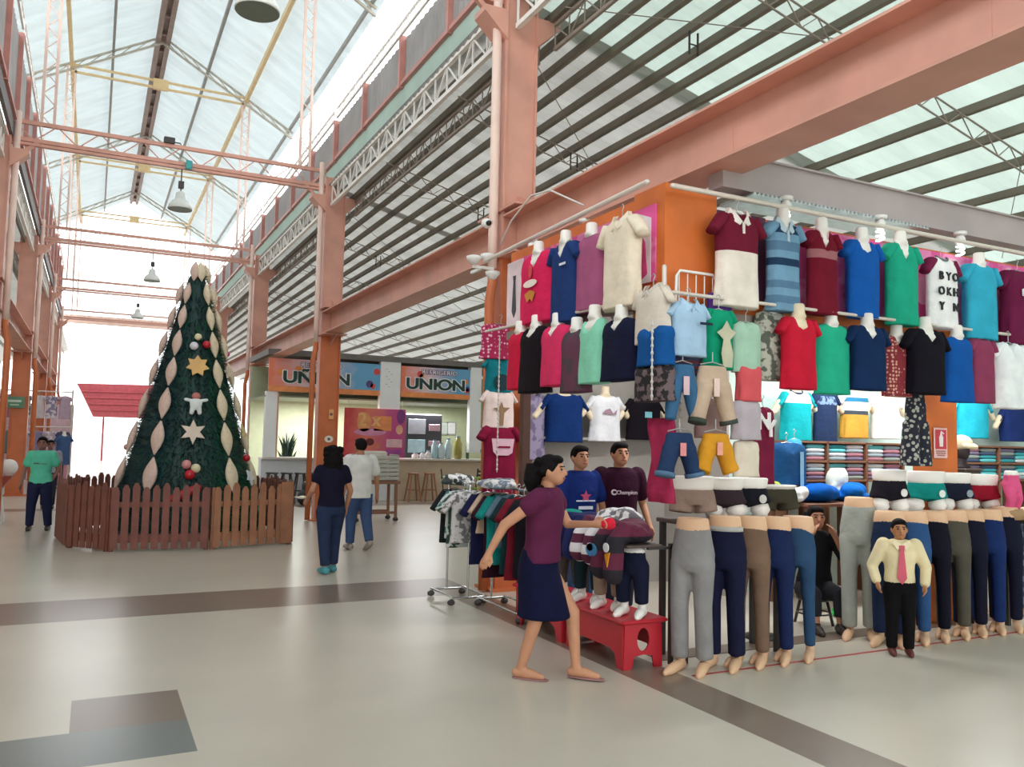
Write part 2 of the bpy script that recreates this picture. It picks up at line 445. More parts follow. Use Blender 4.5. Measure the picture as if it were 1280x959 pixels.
# clerestory between aisle roof and nave roof: cladding strip with ribs, open above
for x, s, c0, c1 in ((XR + .05, 1, 7.6, 8.35), (XL + .2, -1, 7.3, 8.85)):
    for k, (a, b) in enumerate(zip(YALL, YC)):
        if s < 0 and k == 0: continue
        mb = MB(); n = int((b - a) / .05)
        vs = []; fs = []
        for i in range(n + 1):
            y = a + (b - a) * i / n; d = .012 * math.sin(PI * i / 2)
            vs += [(x + d, y, c0), (x + d, y, c1)]
        for i in range(n): fs.append((2 * i, 2 * i + 2, 2 * i + 3, 2 * i + 1))
        mb.add(vs, fs); c = struct('wall_clerestory', mb, GREYCLAD)
        r = MB()
        for i in range(5):
            y = a + .1 + (b - a) * i / 4
            r.box(x - .09, x + .09, y - .04, y + .04, c0 - .1, c1 + .05) if i < 4 else None
        r.bar((x - s * .04, a, c0 - .04), (x - s * .04, b, c0 - .04), .07, .07)
        r.build('rib', M('dusky_pink_paint', (190, 130, 120), .5), c)
        w = MB(); lattice(w, (x - s * .08, a + .1, c1 + .05), (x - s * .08, b - .1, c1 + .05), .2, 26, .035, .014)
        w.build('lattice_rail', WHITEP, c)
        t = MB(); t.box(x - .01, x + .01, a, b, 7.22, 7.52); t.build('light_strip', S_NEAR, c)
        t = MB(); t.box(x - .03, x + .03, a, b, 6.93, 7.2); t.build('gutter', M('dark_gutter', (110, 104, 104), .6), c)

# pendant dome lamps below the tie trusses
LAMPW = M('white_enamel', (225, 228, 222), .35, .04); LAMPG = M('grey_green_enamel', (120, 132, 122), .5, .05)
def dome(y, label):
    t = thing('pendant_lamp', label, 'lamp', (1.3, y, 6.02), 0, 'dome lamps hanging under the tie trusses')
    mb = MB(); prof = [(.225, 0), (.225, .02), (.2, .1), (.15, .17), (.1, .2), (.1, .2), (.09, .32), (.03, .36)]
    mb.lathe(prof, 28, cap=True); mb.build('lamp_shade', LAMPW, t, True)
    mb = MB(); mb.lathe([(.22, -.004), (.22, .004)], 28); mb.build('diffuser', LAMPG, t)
    mb = MB(); mb.tube([(0, 0, .34), (0, 0, .86)], .012, 8, round_ends=False); mb.box(-.05, .05, -.05, .05, .42, .55); mb.build('stem', DARKST, t)
dome(YC[0], 'large dome pendant lamp at the top edge, nearest under the nave roof')
dome(YC[1], 'white dome pendant lamp with short stem, hanging above the christmas tree')
dome(YC[2], 'pale dome pendant lamp hanging farther down the nave behind the tree tip')
dome(YC[3], 'small far dome pendant lamp before the bright open end of the hall')
t = thing('junction_box', 'small dark box on top of the second tie truss', 'box', (1.05, YC[1], 7.27))
mb = MB(); mb.rbox(-.1, .1, -.08, .08, 0, .12, .01); mb.build('case', DARKST, t)
mb = MB(); mb.tube([(.1, 0, .05), (.2, 0, .05), (.22, 0, .0)], .012, 6); mb.build('cable', DARKST, t)
t = thing('hanging_tag', 'small teal tag tied to the second tie truss above the lamp', 'tag', (1.42, YC[1] - .08, 6.93))
mb = MB(); mb.rbox(-.06, .06, -.015, .015, -.12, .06, .01); mb.build('tag_card', M('teal_plastic', (60, 160, 160), .5), t)

# gable frame and the outside beyond the open far end
mb = MB(); mb.box(XL, XR, 44.3, 44.42, 6.9, 7.3); struct('beam_gable', mb, PALE)
t = thing('awning', 'faded red roof of a stall outside the bright far end', 'awning', (1.0, 58, 0))
mb = MB(); mb.loft([[(-2.0, -.4, 4.75), (2.6, -.4, 4.85), (2.6, 1.2, 4.95), (-2.0, 1.2, 4.85)], [(-1.7, -.3, 4.2), (2.6, -.3, 4.3), (2.6, 1, 4.3), (-1.7, 1, 4.2)], [(-1.0, -.2, 2.75), (2.5, -.2, 2.75), (2.5, .9, 2.75), (-1.0, .9, 2.75)]])
for k in range(4): mb.bar((-1.75 + .25 * k, -.36 + .03 * k, 4.3 - .38 * k), (2.55, -.36 + .03 * k, 4.36 - .38 * k), .06, .06)
mb.build('awning_roof', M('faded_red_sheet', (190, 90, 100), .7), t)
for x in (-.4, 2.2):
    mb = MB(); mb.tube([(x, .5, 0), (x, .5, 2.7)], .06, 8); mb.build('post', M('faded_red_sheet', (190, 90, 100), .7), t)

# ---------------------------------------------------------------- light: overcast daylight
w = bpy.data.worlds.new('sky'); SC.world = w; w.use_nodes = True
bg = w.node_tree.nodes['Background']; bg.inputs['Color'].default_value = (.97, .99, 1, 1); bg.inputs['Strength'].default_value = 2.3
SC.view_settings.view_transform = 'Standard'; SC.view_settings.look = 'None'; SC.view_settings.gamma = 1.0
SC.view_settings.use_curve_mapping = False; SC.view_settings.exposure = 0.5
SC.cycles.max_bounces = 8; SC.cycles.diffuse_bounces = 4; SC.cycles.use_denoising = True
# ================================================================ garments, mannequins, people
BUSTW = M('white_bust_plastic', (246, 242, 236), .45, .03)
SKINM = M('mannequin_skin', (226, 184, 148), .5, .05)
SKIN = M('brown_skin', (176, 122, 92), .55, .08, 9)
HAIR = M('black_hair', (16, 12, 13), .75, .25, 40, .3, 0, 60)
HAIR.node_tree.nodes['Principled BSDF'].inputs['Specular IOR Level'].default_value = .15
DARKE = M('dark_eye', (24, 18, 16), .3)
LIPS = M('lips', (150, 84, 76), .5)
WIRE = M('hanger_wire', (190, 190, 190), .3, .05, 5, 0, .7)

def garment(name, label, cat, loc, rotz, w, h, d=.2, col=(200, 60, 60), neck='crew', sleeve=.18, kind='plain', col2=(240, 235, 225), scale=14,
            bands=None, bandmats=None, bust=True, sleevecol=None, collar=None, group=None, seed=0, arms=None, taper=.95, flare=1.0, hook=True, bustmat=None, trim=None):
    """hung or bust-mounted top; origin at the neck, the front faces local -y, w is the chest width without sleeves"""
    t = thing(name, label, cat, loc, rotz, group)
    rn = random.Random(seed + int(abs(loc[0] * 97 + loc[2] * 31)))
    m0 = cloth(col, kind, col2, scale)
    nw = .19 * w if neck != 'tank' else .24 * w
    dip = {'crew': .04, 'v': .14, 'scoop': .1, 'tank': .12, 'collar': .09, 'flat': .02}[neck] * (h / .65)
    sh = .1 * w
    L = [(-h, w * .5 * flare, d * .5), (-h + .015, w * .5 * flare, d * .5)]
    for k in range(1, 9): 
        f = k / 9; zz = -h + (h - .27 * h) * f
        L.append((zz, w * .5 * (flare + (taper - flare) * math.sin(f * PI / 2)), d * .5))
    L += [(-.25 * h, w * .5, d * .5), (-.16 * h, w * .49, d * .46), (-.09 * h, w * .475, d * .37), (-.055 * h, w * .44, d * .31), (-.04 * h, w * .36, d * .28), (-.02 * h, w * .28, d * .26), (0, nw, d * .25)]
    if neck == 'tank': L = [(z, a * (.86 if z > -.2 * h else 1), b) for z, a, b in L]
    N = 32; R = []; ph = rn.random() * 6; nL = len(L)
    for i, (z, a, b) in enumerate(L):
        ring = []
        f = max(0, min(1, -z / h)); fold = .085 * (.25 + .75 * f)
        for j in range(N):
            an = 2 * PI * j / N; ca, sa = math.cos(an), math.sin(an)
            q = 1 + fold * math.sin(5 * an + ph) * (.6 + .4 * math.sin(9 * f + ph)) + .02 * math.sin(11 * an + 7 * f + ph) * f
            x = a * math.copysign(abs(ca) ** .8, ca) * q; y = b * math.copysign(abs(sa) ** .9, sa) * (q + .5 * fold * math.sin(4 * an + 2 * ph))
            zz = z
            if abs(x) < nw * 1.02 and i >= 10:
                u = abs(x) / (nw * 1.02)
                lim = -dip * ((1 - u) if neck in ('v', 'collar') else math.sqrt(max(0, 1 - u * u)))
                if sa > 0: lim *= .25
                zz = min(z, lim - .006 * (nL - 1 - i))
            ring.append((x, y, zz))
        R.append(ring)
    bm = None; mats = [m0]
    if bands:
        mats = [m0] + list(bandmats); bm = []
        for i in range(nL - 1):
            zm = -(L[i][0] + L[i + 1][0]) / 2 / h; k = 0
            for a0, a1, mi in bands:
                if a0 <= zm < a1: k = mi
            bm.append(k)
    b = MB(); b.loft(R, 0, True, bm); tb = b.build('shirt_body', mats, t, True)
    if sleeve > 0:
        sm = cloth(sleevecol) if sleevecol else m0
        for s in (-1, 1):
            b = MB(); q0 = V((s * w * .41, 0, -.1 * h)); dr = V((s * .62, 0, -.78)).normalized()
            rr = .135 * h * .65
            b.tube([q0 - dr * .03, q0 + dr * sleeve * .4, q0 + dr * sleeve * .8, q0 + dr * sleeve], [rr * 1.15, rr * 1.1, rr, rr * .98], 14, sx=.62, round_ends=False)
            e = b.build('sleeve', sm, t, True)
            if arms:
                b = MB(); b.tube([q0 + dr * sleeve * .7, q0 + dr * (sleeve + .1)], [.04, .036], 10); b.build('arm_stump', arms, t, True)
    if collar:
        b = MB(); cm = cloth(collar)
        for s in (-1, 1):
            pts = [(s * nw * 1.0, d * .1, .02), (s * nw * 1.12, -d * .12, .012), (s * nw * .62, -d * .36, -dip * .45), (s * .008, -d * .44, -dip * .95)]
            hgt = [.03, .035, .05, .02]
            for i in range(3):
                p, q = V(pts[i]), V(pts[i + 1])
                b.add([p + V((0, 0, .012)), q + V((0, 0, .012)), q + V((s * .03, -.008, -hgt[i + 1])), p + V((s * .03, -.008, -hgt[i])),
                       p + V((0, .008, .012)), q + V((0, .008, .012)), q + V((s * .03, 0, -hgt[i + 1])), p + V((s * .03, 0, -hgt[i]))],
                      [(0, 1, 2, 3), (7, 6, 5, 4), (0, 4, 5, 1), (3, 2, 6, 7), (0, 3, 7, 4), (1, 5, 6, 2)])
        b.box(-.012, .012, -d * .475, -d * .44, -dip - .12 * h, -dip * .9)
        b.build('collar', cm, tb)
    if trim:
        b = MB(); b.tube([(nw * 1.02 * math.cos(a), (-1 if True else 1) * d * .27 * abs(math.sin(a)) - .004, -dip * ((1 - abs(math.cos(a))) if neck in ('v', 'collar') else abs(math.sin(a))) + .004) for a in [PI * k / 12 for k in range(13)]], .009, 6)
        b.build('neck_trim', cloth(trim), tb, True)
    if bust:
        b = MB(); bmx = bustmat or BUSTW
        b.rings([(0, 0, -.22 * h, w * .36, d * .3), (0, -d * .02, -.14 * h, w * .4, d * .36), (0, 0, -.08 * h, w * .33, d * .25), (0, 0, -.03 * h, w * .2, d * .22), (0, 0, .0, .062, .062), (0, 0, .03, .05, .05), (0, 0, .09, .048, .048), (0, 0, .1, .04, .04)], 20)
        b.build('bust', bmx, t, True)
    elif hook:
        b = MB(); b.tube([(-w * .42, 0, -.08 * h), (-w * .2, 0, -.03 * h), (0, 0, .0), (w * .2, 0, -.03 * h), (w * .42, 0, -.08 * h)], .006, 6)
        b.tube([(0, 0, 0), (0, 0, .06), (.02, 0, .085), (0, 0, .105), (-.02, 0, .09)], .004, 6)
        b.build('hanger', WIRE, t, True)
    return t
def sub(t, *stems):
    """the part of t that carries a print or trim"""
    for c in t.children:
        if c.name.split('.')[0] in stems: return c
    return t
def patch(t, name, poly, z, d, mat, x=0, th=.004):
    b = MB(); b.prism([(a + x, c + z) for a, c in poly], th, (0, -d * .5 - .006, 0)); return b.build(name, mat, sub(t, 'shirt_body', 'trouser_body'))
def disc(rx, rz, n=18): return [(rx * math.cos(2 * PI * i / n), rz * math.sin(2 * PI * i / n)) for i in range(n)]
def rect(w, h): return [(-w / 2, -h / 2), (w / 2, -h / 2), (w / 2, h / 2), (-w / 2, h / 2)]

# legs, mannequin hips ------------------------------------------------------
def legs_mesh(H, hipw=.16, dep=.11, rt=.082, rk=.06, ra=.05, spread=.085, stride=0.0, top=1.0, cut=0.09, bend=0.03, vox=.014, shin=0):
    """trouser shape: waist at z=H, hem at z=cut"""
    b = MB(); c = H * .74
    b.rings([(0, 0, c - .05, hipw * .8, dep * .85), (0, 0, c, hipw * .98, dep), (0, .01, c + H * .08, hipw, dep * 1.05), (0, 0, H - .06, hipw * .86, dep * .88), (0, 0, H, hipw * .82, dep * .84)], 24)
    for s in (-1, 1):
        b.tube([(s * hipw * .5, 0, c + .02), (s * spread, -bend + s * stride * .5, H * .45), (s * spread, s * stride, cut)], [rt, rk, ra], 16, round_ends=False)
    return fused(b, vox, 3)
_LEG = {}
def legs(key, **k):
    if key not in _LEG: _LEG[key] = legs_mesh(**k)
    return _LEG[key].copy()
def foot(parent, x, y, z, mat, L=.22, yaw=0, name='foot', w=.04, heel=.035):
    b = MB(); b.tube([(0, .02, .11), (0, .015, .05)], [.034, .036], 12)
    b.tube([(0, .04, heel), (0, -.05, .036), (0, -L * .55, .026), (0, -L * .8, .018)], [.034, w, w * .95, .022], 12)
    me = fused(b, .008, 4); o = link(name, me, mat, parent, True, (x, y, z), yaw); return o
def leg_mannequin(label, loc, rotz, col, H=1.1, group=None, kind='plain', col2=(90, 90, 90), slim=0, feetmat=None, belt=None, wb=True, feet=True, stride=.03):
    t = thing('leg_mannequin', label, 'mannequin', loc, rotz, group)
    me = legs(('leg', slim, H, stride), H=H - .075, hipw=.165 - .012 * slim, rt=.088 - .008 * slim, rk=.068 - .009 * slim, ra=.066 - .012 * slim, stride=stride)
    link('trousers', me, cloth(col, kind, col2), t, True)
    b = MB(); b.rings([(0, 0, H - .16, .115, .08), (0, 0, H - .09, .131, .092), (0, 0, H - .012, .118, .082), (0, 0, H - .003, .11, .075), (0, 0, H + .0, .09, .06)], 24); b.build('waist', SKINM, t, True)
    if belt:
        b = MB(); b.rings([(0, 0, H - .115, .14, .099), (0, 0, H - .08, .138, .097)], 22); b.build('belt', cloth(belt), t, True)
    if feet:
        for s in (-1, 1): foot(t, s * .085, s * stride, 0, feetmat or SKINM, .29, s * .12)
    return t
def hip_form(label, loc, rotz, col, H=.34, group=None, kind='plain', col2=(200, 200, 200), scale=14, logo=None, wtop=.05, stump=True, wid=1.0):
    """white half-form wearing shorts; the base of the thigh stumps at z=0"""
    t = thing('shorts_form', label, 'mannequin', loc, rotz, group)
    b = MB(); W = .165 * wid
    b.rings([(0, 0, H * .42, W * .9, .1), (0, 0, H * .6, W, .115), (0, 0, H * .8, W * .93, .105), (0, 0, H * .9, W * .88, .1)], 22)
    for s in (-1, 1): b.tube([(s * W * .5, 0, H * .55), (s * W * .56, -.01, H * (.38 if stump else .2))], [.09, .095], 14, round_ends=False)
    link('shorts', fused(b, .012, 3), cloth(col, kind, col2, scale), t, True)
    b = MB(); b.rings([(0, 0, H * .85, W * .85, .095), (0, 0, H * .95, W * .9, .105), (0, 0, H + wtop - .01, W * .95, .11), (0, 0, H + wtop, W * .9, .1)], 22); b.build('waist', BUSTW, t, True)
    if stump:
        for s in (-1, 1):
            b = MB(); b.tube([(s * W * .55, 0, H * .3), (s * W * .56, -.005, .06), (s * W * .56, -.005, .03)], [.075, .08, .06], 14, round_ends=True); b.build('thigh_stump', BUSTW, t, True)
    if logo:
        b = MB(); b.prism(disc(.03, .035), .006, (W * .45, -.118, H * .58)); b.build('logo_patch', cloth(logo), t)
    return t

# people ---------------------------------------------------------------------
def person(label, loc, rotz, H, J, skin=SKIN, female=False, eyes=True, cat='person', name='person', headk=1.0, lean=0.0, voxel=.007, group=None):
    """one continuous body facing local -y; J overrides joint positions in units of body height (+x side 'a', -x side 'b')"""
    t = thing(name, label, cat, loc, rotz, group)
    D = {}
    for s, k in ((1, 'a'), (-1, 'b')):
        D['sh' + k] = (s * (.098 if female else .112), 0, .812); D['el' + k] = (s * .14, .012, .64); D['wr' + k] = (s * .148, -.025, .5)
        D['hip' + k] = (s * .052, 0, .5); D['kn' + k] = (s * .058, -.008, .28); D['an' + k] = (s * .06, .012, .045); D['ty' + k] = (0, -1, 0)
    D.update(J); P = {k: (V(v) * H if not k.startswith('ty') else V(v)) for k, v in D.items()}
    off = lambda z: -lean * (z / H) ** 2 * H
    b = MB(); sw = .098 if female else .112
    T = [(.47, .094, .062), (.51, .1 if female else .095, .068), (.56, .094, .064), (.62, .076 if female else .084, .056), (.68, .082 if female else .09, .06), (.74, .09 if female else .1, .065), (.79, sw, .055), (.815, sw * .85, .045), (.835, .055, .038), (.85, .034, .034), (.885, .032, .034)]
    b.rings([(0, off(z * H), z * H, rx * H, ry * H) for z, rx, ry in T], 26)
    hc = V((0, off(.935 * H) - .012 * H, .935 * H)); hk = headk * H
    b.ell(hc, .047 * hk, .058 * hk, .064 * hk, 20, 14)
    b.ell(hc + V((0, -.022 * hk, -.03 * hk)), .036 * hk, .04 * hk, .038 * hk, 16, 10)
    b.tube([hc + V((0, -.055 * hk, .008 * hk)), hc + V((0, -.067 * hk, -.013 * hk))], [.006 * hk, .01 * hk], 8)
    for s in (-1, 1): b.ell(hc + V((s * .048 * hk, .004 * hk, -.004 * hk)), .007 * hk, .014 * hk, .02 * hk, 10, 8)
    for k in 'ab':
        o = V((0, off(P['sh' + k].z), 0))
        b.tube([P['sh' + k] + o, P['el' + k] + o * .8, P['wr' + k] + o * .6], [.03 * H, .024 * H, .016 * H], 14)
        d = (P['wr' + k] - P['el' + k]).normalized(); w = P['wr' + k] + o * .6
        side = V((1 if k == 'a' else -1, 0, 0)); fr = V((0, -1, 0))
        if abs(d.y) > .7: fr = V((0, 0, 1))
        fr = (fr - d * fr.dot(d)).normalized(); pn = d.cross(fr).normalized()
        b.tube([w, w + d * .04 * H, w + d * .05 * H], [.016 * H, .019 * H, .017 * H], 12, sx=1.0)
        for i, (fx, ln) in enumerate(((-.0165, .036), (-.0055, .043), (.0055, .041), (.0165, .032))):
            q = w + d * .05 * H + fr * fx * H; c = q + d * ln * .55 * H; e = c + (d * .75 + pn * (.5 if pn.dot(side) < 0 else -.5)).normalized() * ln * .5 * H
            b.tube([q, c, e], [.0058 * H, .0052 * H, .0045 * H], 8)
        q = w + d * .02 * H + fr * .014 * H
        b.tube([q, q + (d + fr * .9).normalized() * .026 * H, q + (d * 1.4 + fr * .5).normalized() * .046 * H], [.0075 * H, .006 * H, .005 * H], 8)
        b.tube([P['hip' + k], P['kn' + k], P['an' + k]], [.056 * H, .034 * H, .021 * H], 16)
        a = P['an' + k]; ty = P['ty' + k].normalized()
        b.tube([a - ty * .02 * H - V((0, 0, .02 * H)), a + ty * .04 * H - V((0, 0, .02 * H)), a + ty * .1 * H - V((0, 0, .03 * H))], [.022 * H, .024 * H, .014 * H], 12)
    o = link('body', fused(b, voxel, 4), skin, t, True)
    if eyes:
        for s in (-1, 1):
            e = MB(); e.ell(hc + V((s * .019 * hk, -.0535 * hk, .006 * hk)), .0085 * hk, .005 * hk, .005 * hk, 10, 8); e.build('eye', DARKE, o, True)
            e = MB(); e.tube([hc + V((s * .009 * hk, -.0565 * hk, .019 * hk)), hc + V((s * .03 * hk, -.051 * hk, .02 * hk))], .003 * hk, 6); e.build('eyebrow', HAIR, o, True)
        e = MB(); e.ell(hc + V((0, -.0605 * hk, -.034 * hk)), .016 * hk, .004 * hk, .005 * hk, 12, 6); e.build('mouth', LIPS, o, True)
    t['_'] = 0; del t['_']
    return t, P, hc, off
def shirt(t, P, H, off, col, z0=.49, slv=.6, slack=.013, kind='plain', col2=(0, 0, 0), name='shirt', female=False, hemk=1.0):
    b = MB(); sw = .098 if female else .112; e = slack
    T = [(z0, .094 * hemk, .064), (.56, .094, .064), (.62, .082 if female else .088, .058), (.68, .086 if female else .092, .062), (.74, .092 if female else .101, .067), (.79, sw, .056), (.818, sw * .88, .05), (.838, .06, .042), (.85, .04, .036)]
    T = [q for q in T if q[0] >= z0]
    b.rings([(0, off(z * H), (z + (.008 if z > .8 else 0)) * H, (rx + e) * H, (ry + e) * H) for z, rx, ry in T], 28)
    if slv > 0:
        for k in 'ab':
            o = V((0, off(P['sh' + k].z), 0)); s0 = P['sh' + k] + o; e0 = P['el' + k] + o * .8; w0 = P['wr' + k] + o * .6
            if slv <= 1: b.tube([s0, s0 + (e0 - s0) * slv], [(.03 + e) * H, (.029 + e) * H], 14)
            else: b.tube([s0 + V((0, 0, .006 * H)), e0, e0 + (w0 - e0) * (slv - 1)], [(.036 + e) * H, (.026 + e) * H, (.02 + e) * H], 14)
    return link(name, fused(b, .011, 3), cloth(col, kind, col2), t, True)
def trousers(t, P, H, col, hem=.08, slack=.01, name='trousers', kind='plain', col2=(0, 0, 0)):
    b = MB(); e = slack
    b.rings([(0, 0, z * H, (rx + e) * H, (ry + e) * H) for z, rx, ry in ((.46, .086, .06), (.51, .1, .068), (.57, .093, .064))], 26)
    for k in 'ab':
        a = P['an' + k] + (P['kn' + k] - P['an' + k]) * hem
        b.tube([P['hip' + k], P['kn' + k], a], [(.057 + e) * H, (.036 + e) * H, (.025 + e) * H], 16, round_ends=False)
    return link(name, fused(b, .011, 3), cloth(col, kind, col2), t, True)
def shoes(t, P, H, mat, name='shoe'):
    for k in 'ab':
        b = MB(); a = P['an' + k]; ty = P['ty' + k].normalized()
        b.tube([a - ty * .024 * H - V((0, 0, .017 * H)), a + ty * .04 * H - V((0, 0, .02 * H)), a + ty * .105 * H - V((0, 0, .026 * H))], [.027 * H, .029 * H, .019 * H], 14)
        b.tube([a, a - V((0, 0, .02 * H))], [.027 * H, .027 * H], 12)
        link(name, fused(b, .008, 3), mat, t, True)
def hair(t, hc, H, k=1.0, long=0.0, curl=0, name='hair', mat=HAIR, front=.0):
    b = MB(); hk = H * k
    b.ell(hc + V((0, .012 * hk, .014 * hk)), .054 * hk, .06 * hk, .06 * hk, 20, 12)
    b.ell(hc + V((0, -.02 * hk - front * hk, .048 * hk)), .042 * hk, .034 * hk, .022 * hk, 14, 8)
    if long:
        b.rings([(0, .03 * hk, -long * H + hc.z, .05 * hk, .026 * hk), (0, .035 * hk, -long * H * .5 + hc.z, .068 * hk, .04 * hk), (0, .022 * hk, hc.z - .01 * hk, .062 * hk, .05 * hk), (0, .015 * hk, hc.z + .03 * hk, .05 * hk, .05 * hk)], 22)
    rn = random.Random(5)
    for i in range(curl):
        a = rn.uniform(.1, PI - .1) if long else rn.uniform(0, 2 * PI); z = rn.uniform(-long * H, .05 * hk)
        b.ell(hc + V((math.cos(a) * .06 * hk, .015 * hk + math.sin(a) * .05 * hk, z)), .02 * hk, .02 * hk, .02 * hk, 8, 6)
    link(name, fused(b, .008, 2), mat, t, True)
# ================================================================ the corner clothes stall
PLY = M('orange_plywood', (214, 112, 48), .5, .14, 3)
PINK = cloth((236, 96, 166), 'blotch', (248, 150, 200), 3.0)
PURPLE = M('dark_purple_print', (84, 40, 72), .6, .2, 4)
CREAMW = M('cream_board', (232, 226, 214), .6, .05)
mb = MB(); mb.box(3.77, 4.27, 5.0, 5.06, 2.5, 3.64); mb.box(3.77, 3.83, 5.06, 5.4, 2.5, 3.64)
struct('wall_corner', mb, PLY)
mb = MB(); mb.box(3.78, 3.82, 5.4, 7.6, 2.78, 3.6); struct('wall_side', mb, PLY)
mb = MB(); mb.box(3.8, 3.88, 7.3, 7.38, 0, 2.78); mb.box(3.82, 3.86, 7.38, 7.42, .0, 2.7); struct('wall_post', mb, M('dark_brown_wood', (84, 52, 40), .6, .15))
mb = MB(); mb.box(4.27, 12, 5.02, 5.06, 2.68, 3.5); struct('wall_front', mb, PLY)
mb = MB(); mb.box(4.2, 12, 4.97, 5.1, 2.6, 2.69); mb.box(3.74, 3.84, 5.1, 7.6, 2.7, 2.78); struct('trim_rail', mb, M('grey_brown_rail', (140, 124, 116), .6, .1))
mb = MB(); mb.box(4.27, 12.5, 4.93, 5.1, 3.67, 3.93); mb.box(4.27, 12.5, 4.9, 5.12, 3.93, 3.945); struct('beam_fascia', mb, GREYBEAM)
mb = MB()
for k in range(46): mb.prism([(-.022, 0), (0, .03), (.022, 0)], .4, (4.55 + k * .045, 5.08, 3.63), (1, 0, 0), (0, 0, 1))
struct('trim_corrugated', mb, GALV)
PL0, PL1 = onY(1147, 530, 5.45).x, onY(1196, 530, 5.45).x
mb = MB(); mb.box(PL0, PL1, 5.45, 5.51, 0, 3.5); struct('wall_pillar', mb, PLY)
mb = MB(); mb.box(4.5, 6.4, 8.4, 8.46, 0, 3.4); mb.box(6.36, 6.42, 7.3, 8.4, 0, 3.2); struct('wall_back', mb, M('grey_partition', (168, 164, 158), .6, .06))
mb = MB(); mb.box(6.42, 13.5, 7.45, 7.5, 0, 3.3); struct('wall_inner', mb, M('pale_mint_panel', (214, 236, 228), .6, .05))
mb = MB(); mb.box(4.0, 13.5, 5.3, 5.52, .001, .006); struct('trim_threshold', mb, FL[1])
mb = MB(); mb.box(3.95, 8.4, 4.86, 4.885, .001, .004); struct('trim_tape', mb, M('red_floor_tape', (170, 70, 70), .6))
# pipes
t = tag(MB().tube([(3.72, 4.84, 3.56), (12, 4.84, 3.56)], .02, 10).build('clothes_rail', STEEL, None, True), 'long pale pipe along the stall front holding the top row of shirts', 'rail')
t = tag(MB().tube([(3.62, 5.02, 3.62), (3.62, 7.9, 3.56)], .022, 10).build('clothes_rail', STEEL, None, True), 'pale pipe along the stall side above the pink and cream shirts', 'rail')
t = tag(MB().tube([(3.74, 4.96, 2.25), (3.74, 4.96, 2.98)], .018, 10).build('corner_pole', STEEL, None, True), 'pale upright pole at the orange stall corner', 'pole')
t = tag(MB().tube([(3.7, 4.8, 2.76), (12, 4.8, 2.74)], .014, 8).build('clothes_rail', STEEL, None, True), 'thin pipe under the front board carrying the second row of tops', 'rail')
t = tag(MB().tube([(3.6, 5.02, 2.74), (3.6, 7.8, 2.8)], .014, 8).build('clothes_rail', STEEL, None, True), 'thin pipe on the stall side carrying red, black and mint tops', 'rail')
# banners
b = thing('banner', 'pink printed banner behind the top shirts on the stall front', 'banner', (4.27, 5.01, 2.8))
mb = MB(); mb.box(.5, 7.6, -.012, 0, 0, .68); mb.build('banner_sheet', PINK, b)
mb = MB(); mb.box(0, .5, -.012, 0, 0, .7); mb.build('dark_panel', PURPLE, b)
for k in range(14):
    mb = MB(); x = .7 + k * .42; mb.prism([(x + .09 * math.cos(a) * (1 + .3 * (k % 3)), .3 + .22 * (k % 2) + .13 * math.sin(a)) for a in [2 * PI * i / 14 for i in range(14)]], .004, (0, -.015, 0)); mb.build('printed_petal', M('light_pink_print', (246, 190, 214), .6), b)
b = thing('banner', 'pink printed banner behind the shirts on the stall side', 'banner', (3.77, 5.05, 2.9))
mb = MB(); mb.box(-.012, 0, .05, 2.45, 0, .6); mb.build('banner_sheet', PINK, b)
mb = MB(); mb.prism([(0, 0), (.42, 0), (.42, .5), (.2, .58), (0, .5)], .004, (-.016, .1, .0), (0, 1, 0), (0, 0, 1)); mb.build('white_print', M('white_print', (246, 240, 244), .6), b)
mb = MB(); mb.prism([(0.02, 0.05), (.12, .0), (.2, .2), (.14, .42), (.05, .3)], .004, (-.02, .12, .02), (0, 1, 0), (0, 0, 1)); mb.build('pink_leaf_print', M('pink_print', (236, 90, 160), .6), b)
b = thing('poster', 'white poster with a printed dark tie at the far end of the side board', 'poster', (3.76, 7.28, 2.83))
mb = MB(); mb.box(-.012, 0, 0, .34, 0, .66); mb.build('sheet', M('pale_pink_print', (244, 222, 228), .6), b)
mb = MB(); mb.prism([(-.03, .46), (.03, .46), (.02, .4), (.045, .1), (0, .03), (-.045, .1), (-.02, .4)], .004, (-.016, .17, .05), (0, 1, 0), (0, 0, 1)); mb.build('printed_tie', M('dark_print', (70, 70, 80), .6), b)

mb = MB(); mb.box(3.85, 12, 5.19, 5.25, 2.612, 2.64); struct('trim_batten', mb, CREAMW)
# bulbs, tubes, cameras -----------------------------------------------------
BULB = emit('lit_bulb_glass', (255, 252, 244), 1.6)
def cfl(p, label, grp):
    t = thing('spiral_bulb', label, 'light bulb', p, 0, grp)
    mb = MB(); mb.lathe([(.03, -.03), (.045, -.06), (.045, -.1), (.035, -.11)], 14); mb.build('base', WHITEPL, t, True)
    mb = MB(); mb.tube([(.03 * math.cos(i * .7), .03 * math.sin(i * .7), -.12 - i * .0045) for i in range(24)], .011, 8); mb.build('glass_spiral', BULB, t, True)
    mb = MB(); mb.lathe([(.06, 0), (.055, -.03)], 14); mb.build('socket', WHITEPL, t, True)
for i, (x, y, lab) in enumerate(((982, 240, 'white spiral bulb under the grey fascia above the striped shirt'), (1100, 268, 'white spiral bulb under the grey fascia above the blue and green shirts'), (1200, 290, 'white spiral bulb under the grey fascia above the turquoise shirt'))):
    p = onY(x, y, 4.9); cfl((p.x, 4.9, 3.67), lab, 'bulbs along the stall')
p = onX(732, 226, 4.12); cfl((4.12, p.y, 3.8), 'white spiral bulb under the near orange steel beam above the cream shirt', 'bulbs along the stall')
p = onX(666, 260, 4.05); cfl((4.05, p.y, 3.8), 'white spiral bulb beside the tall column at the end of the side pipe', 'bulbs along the stall')
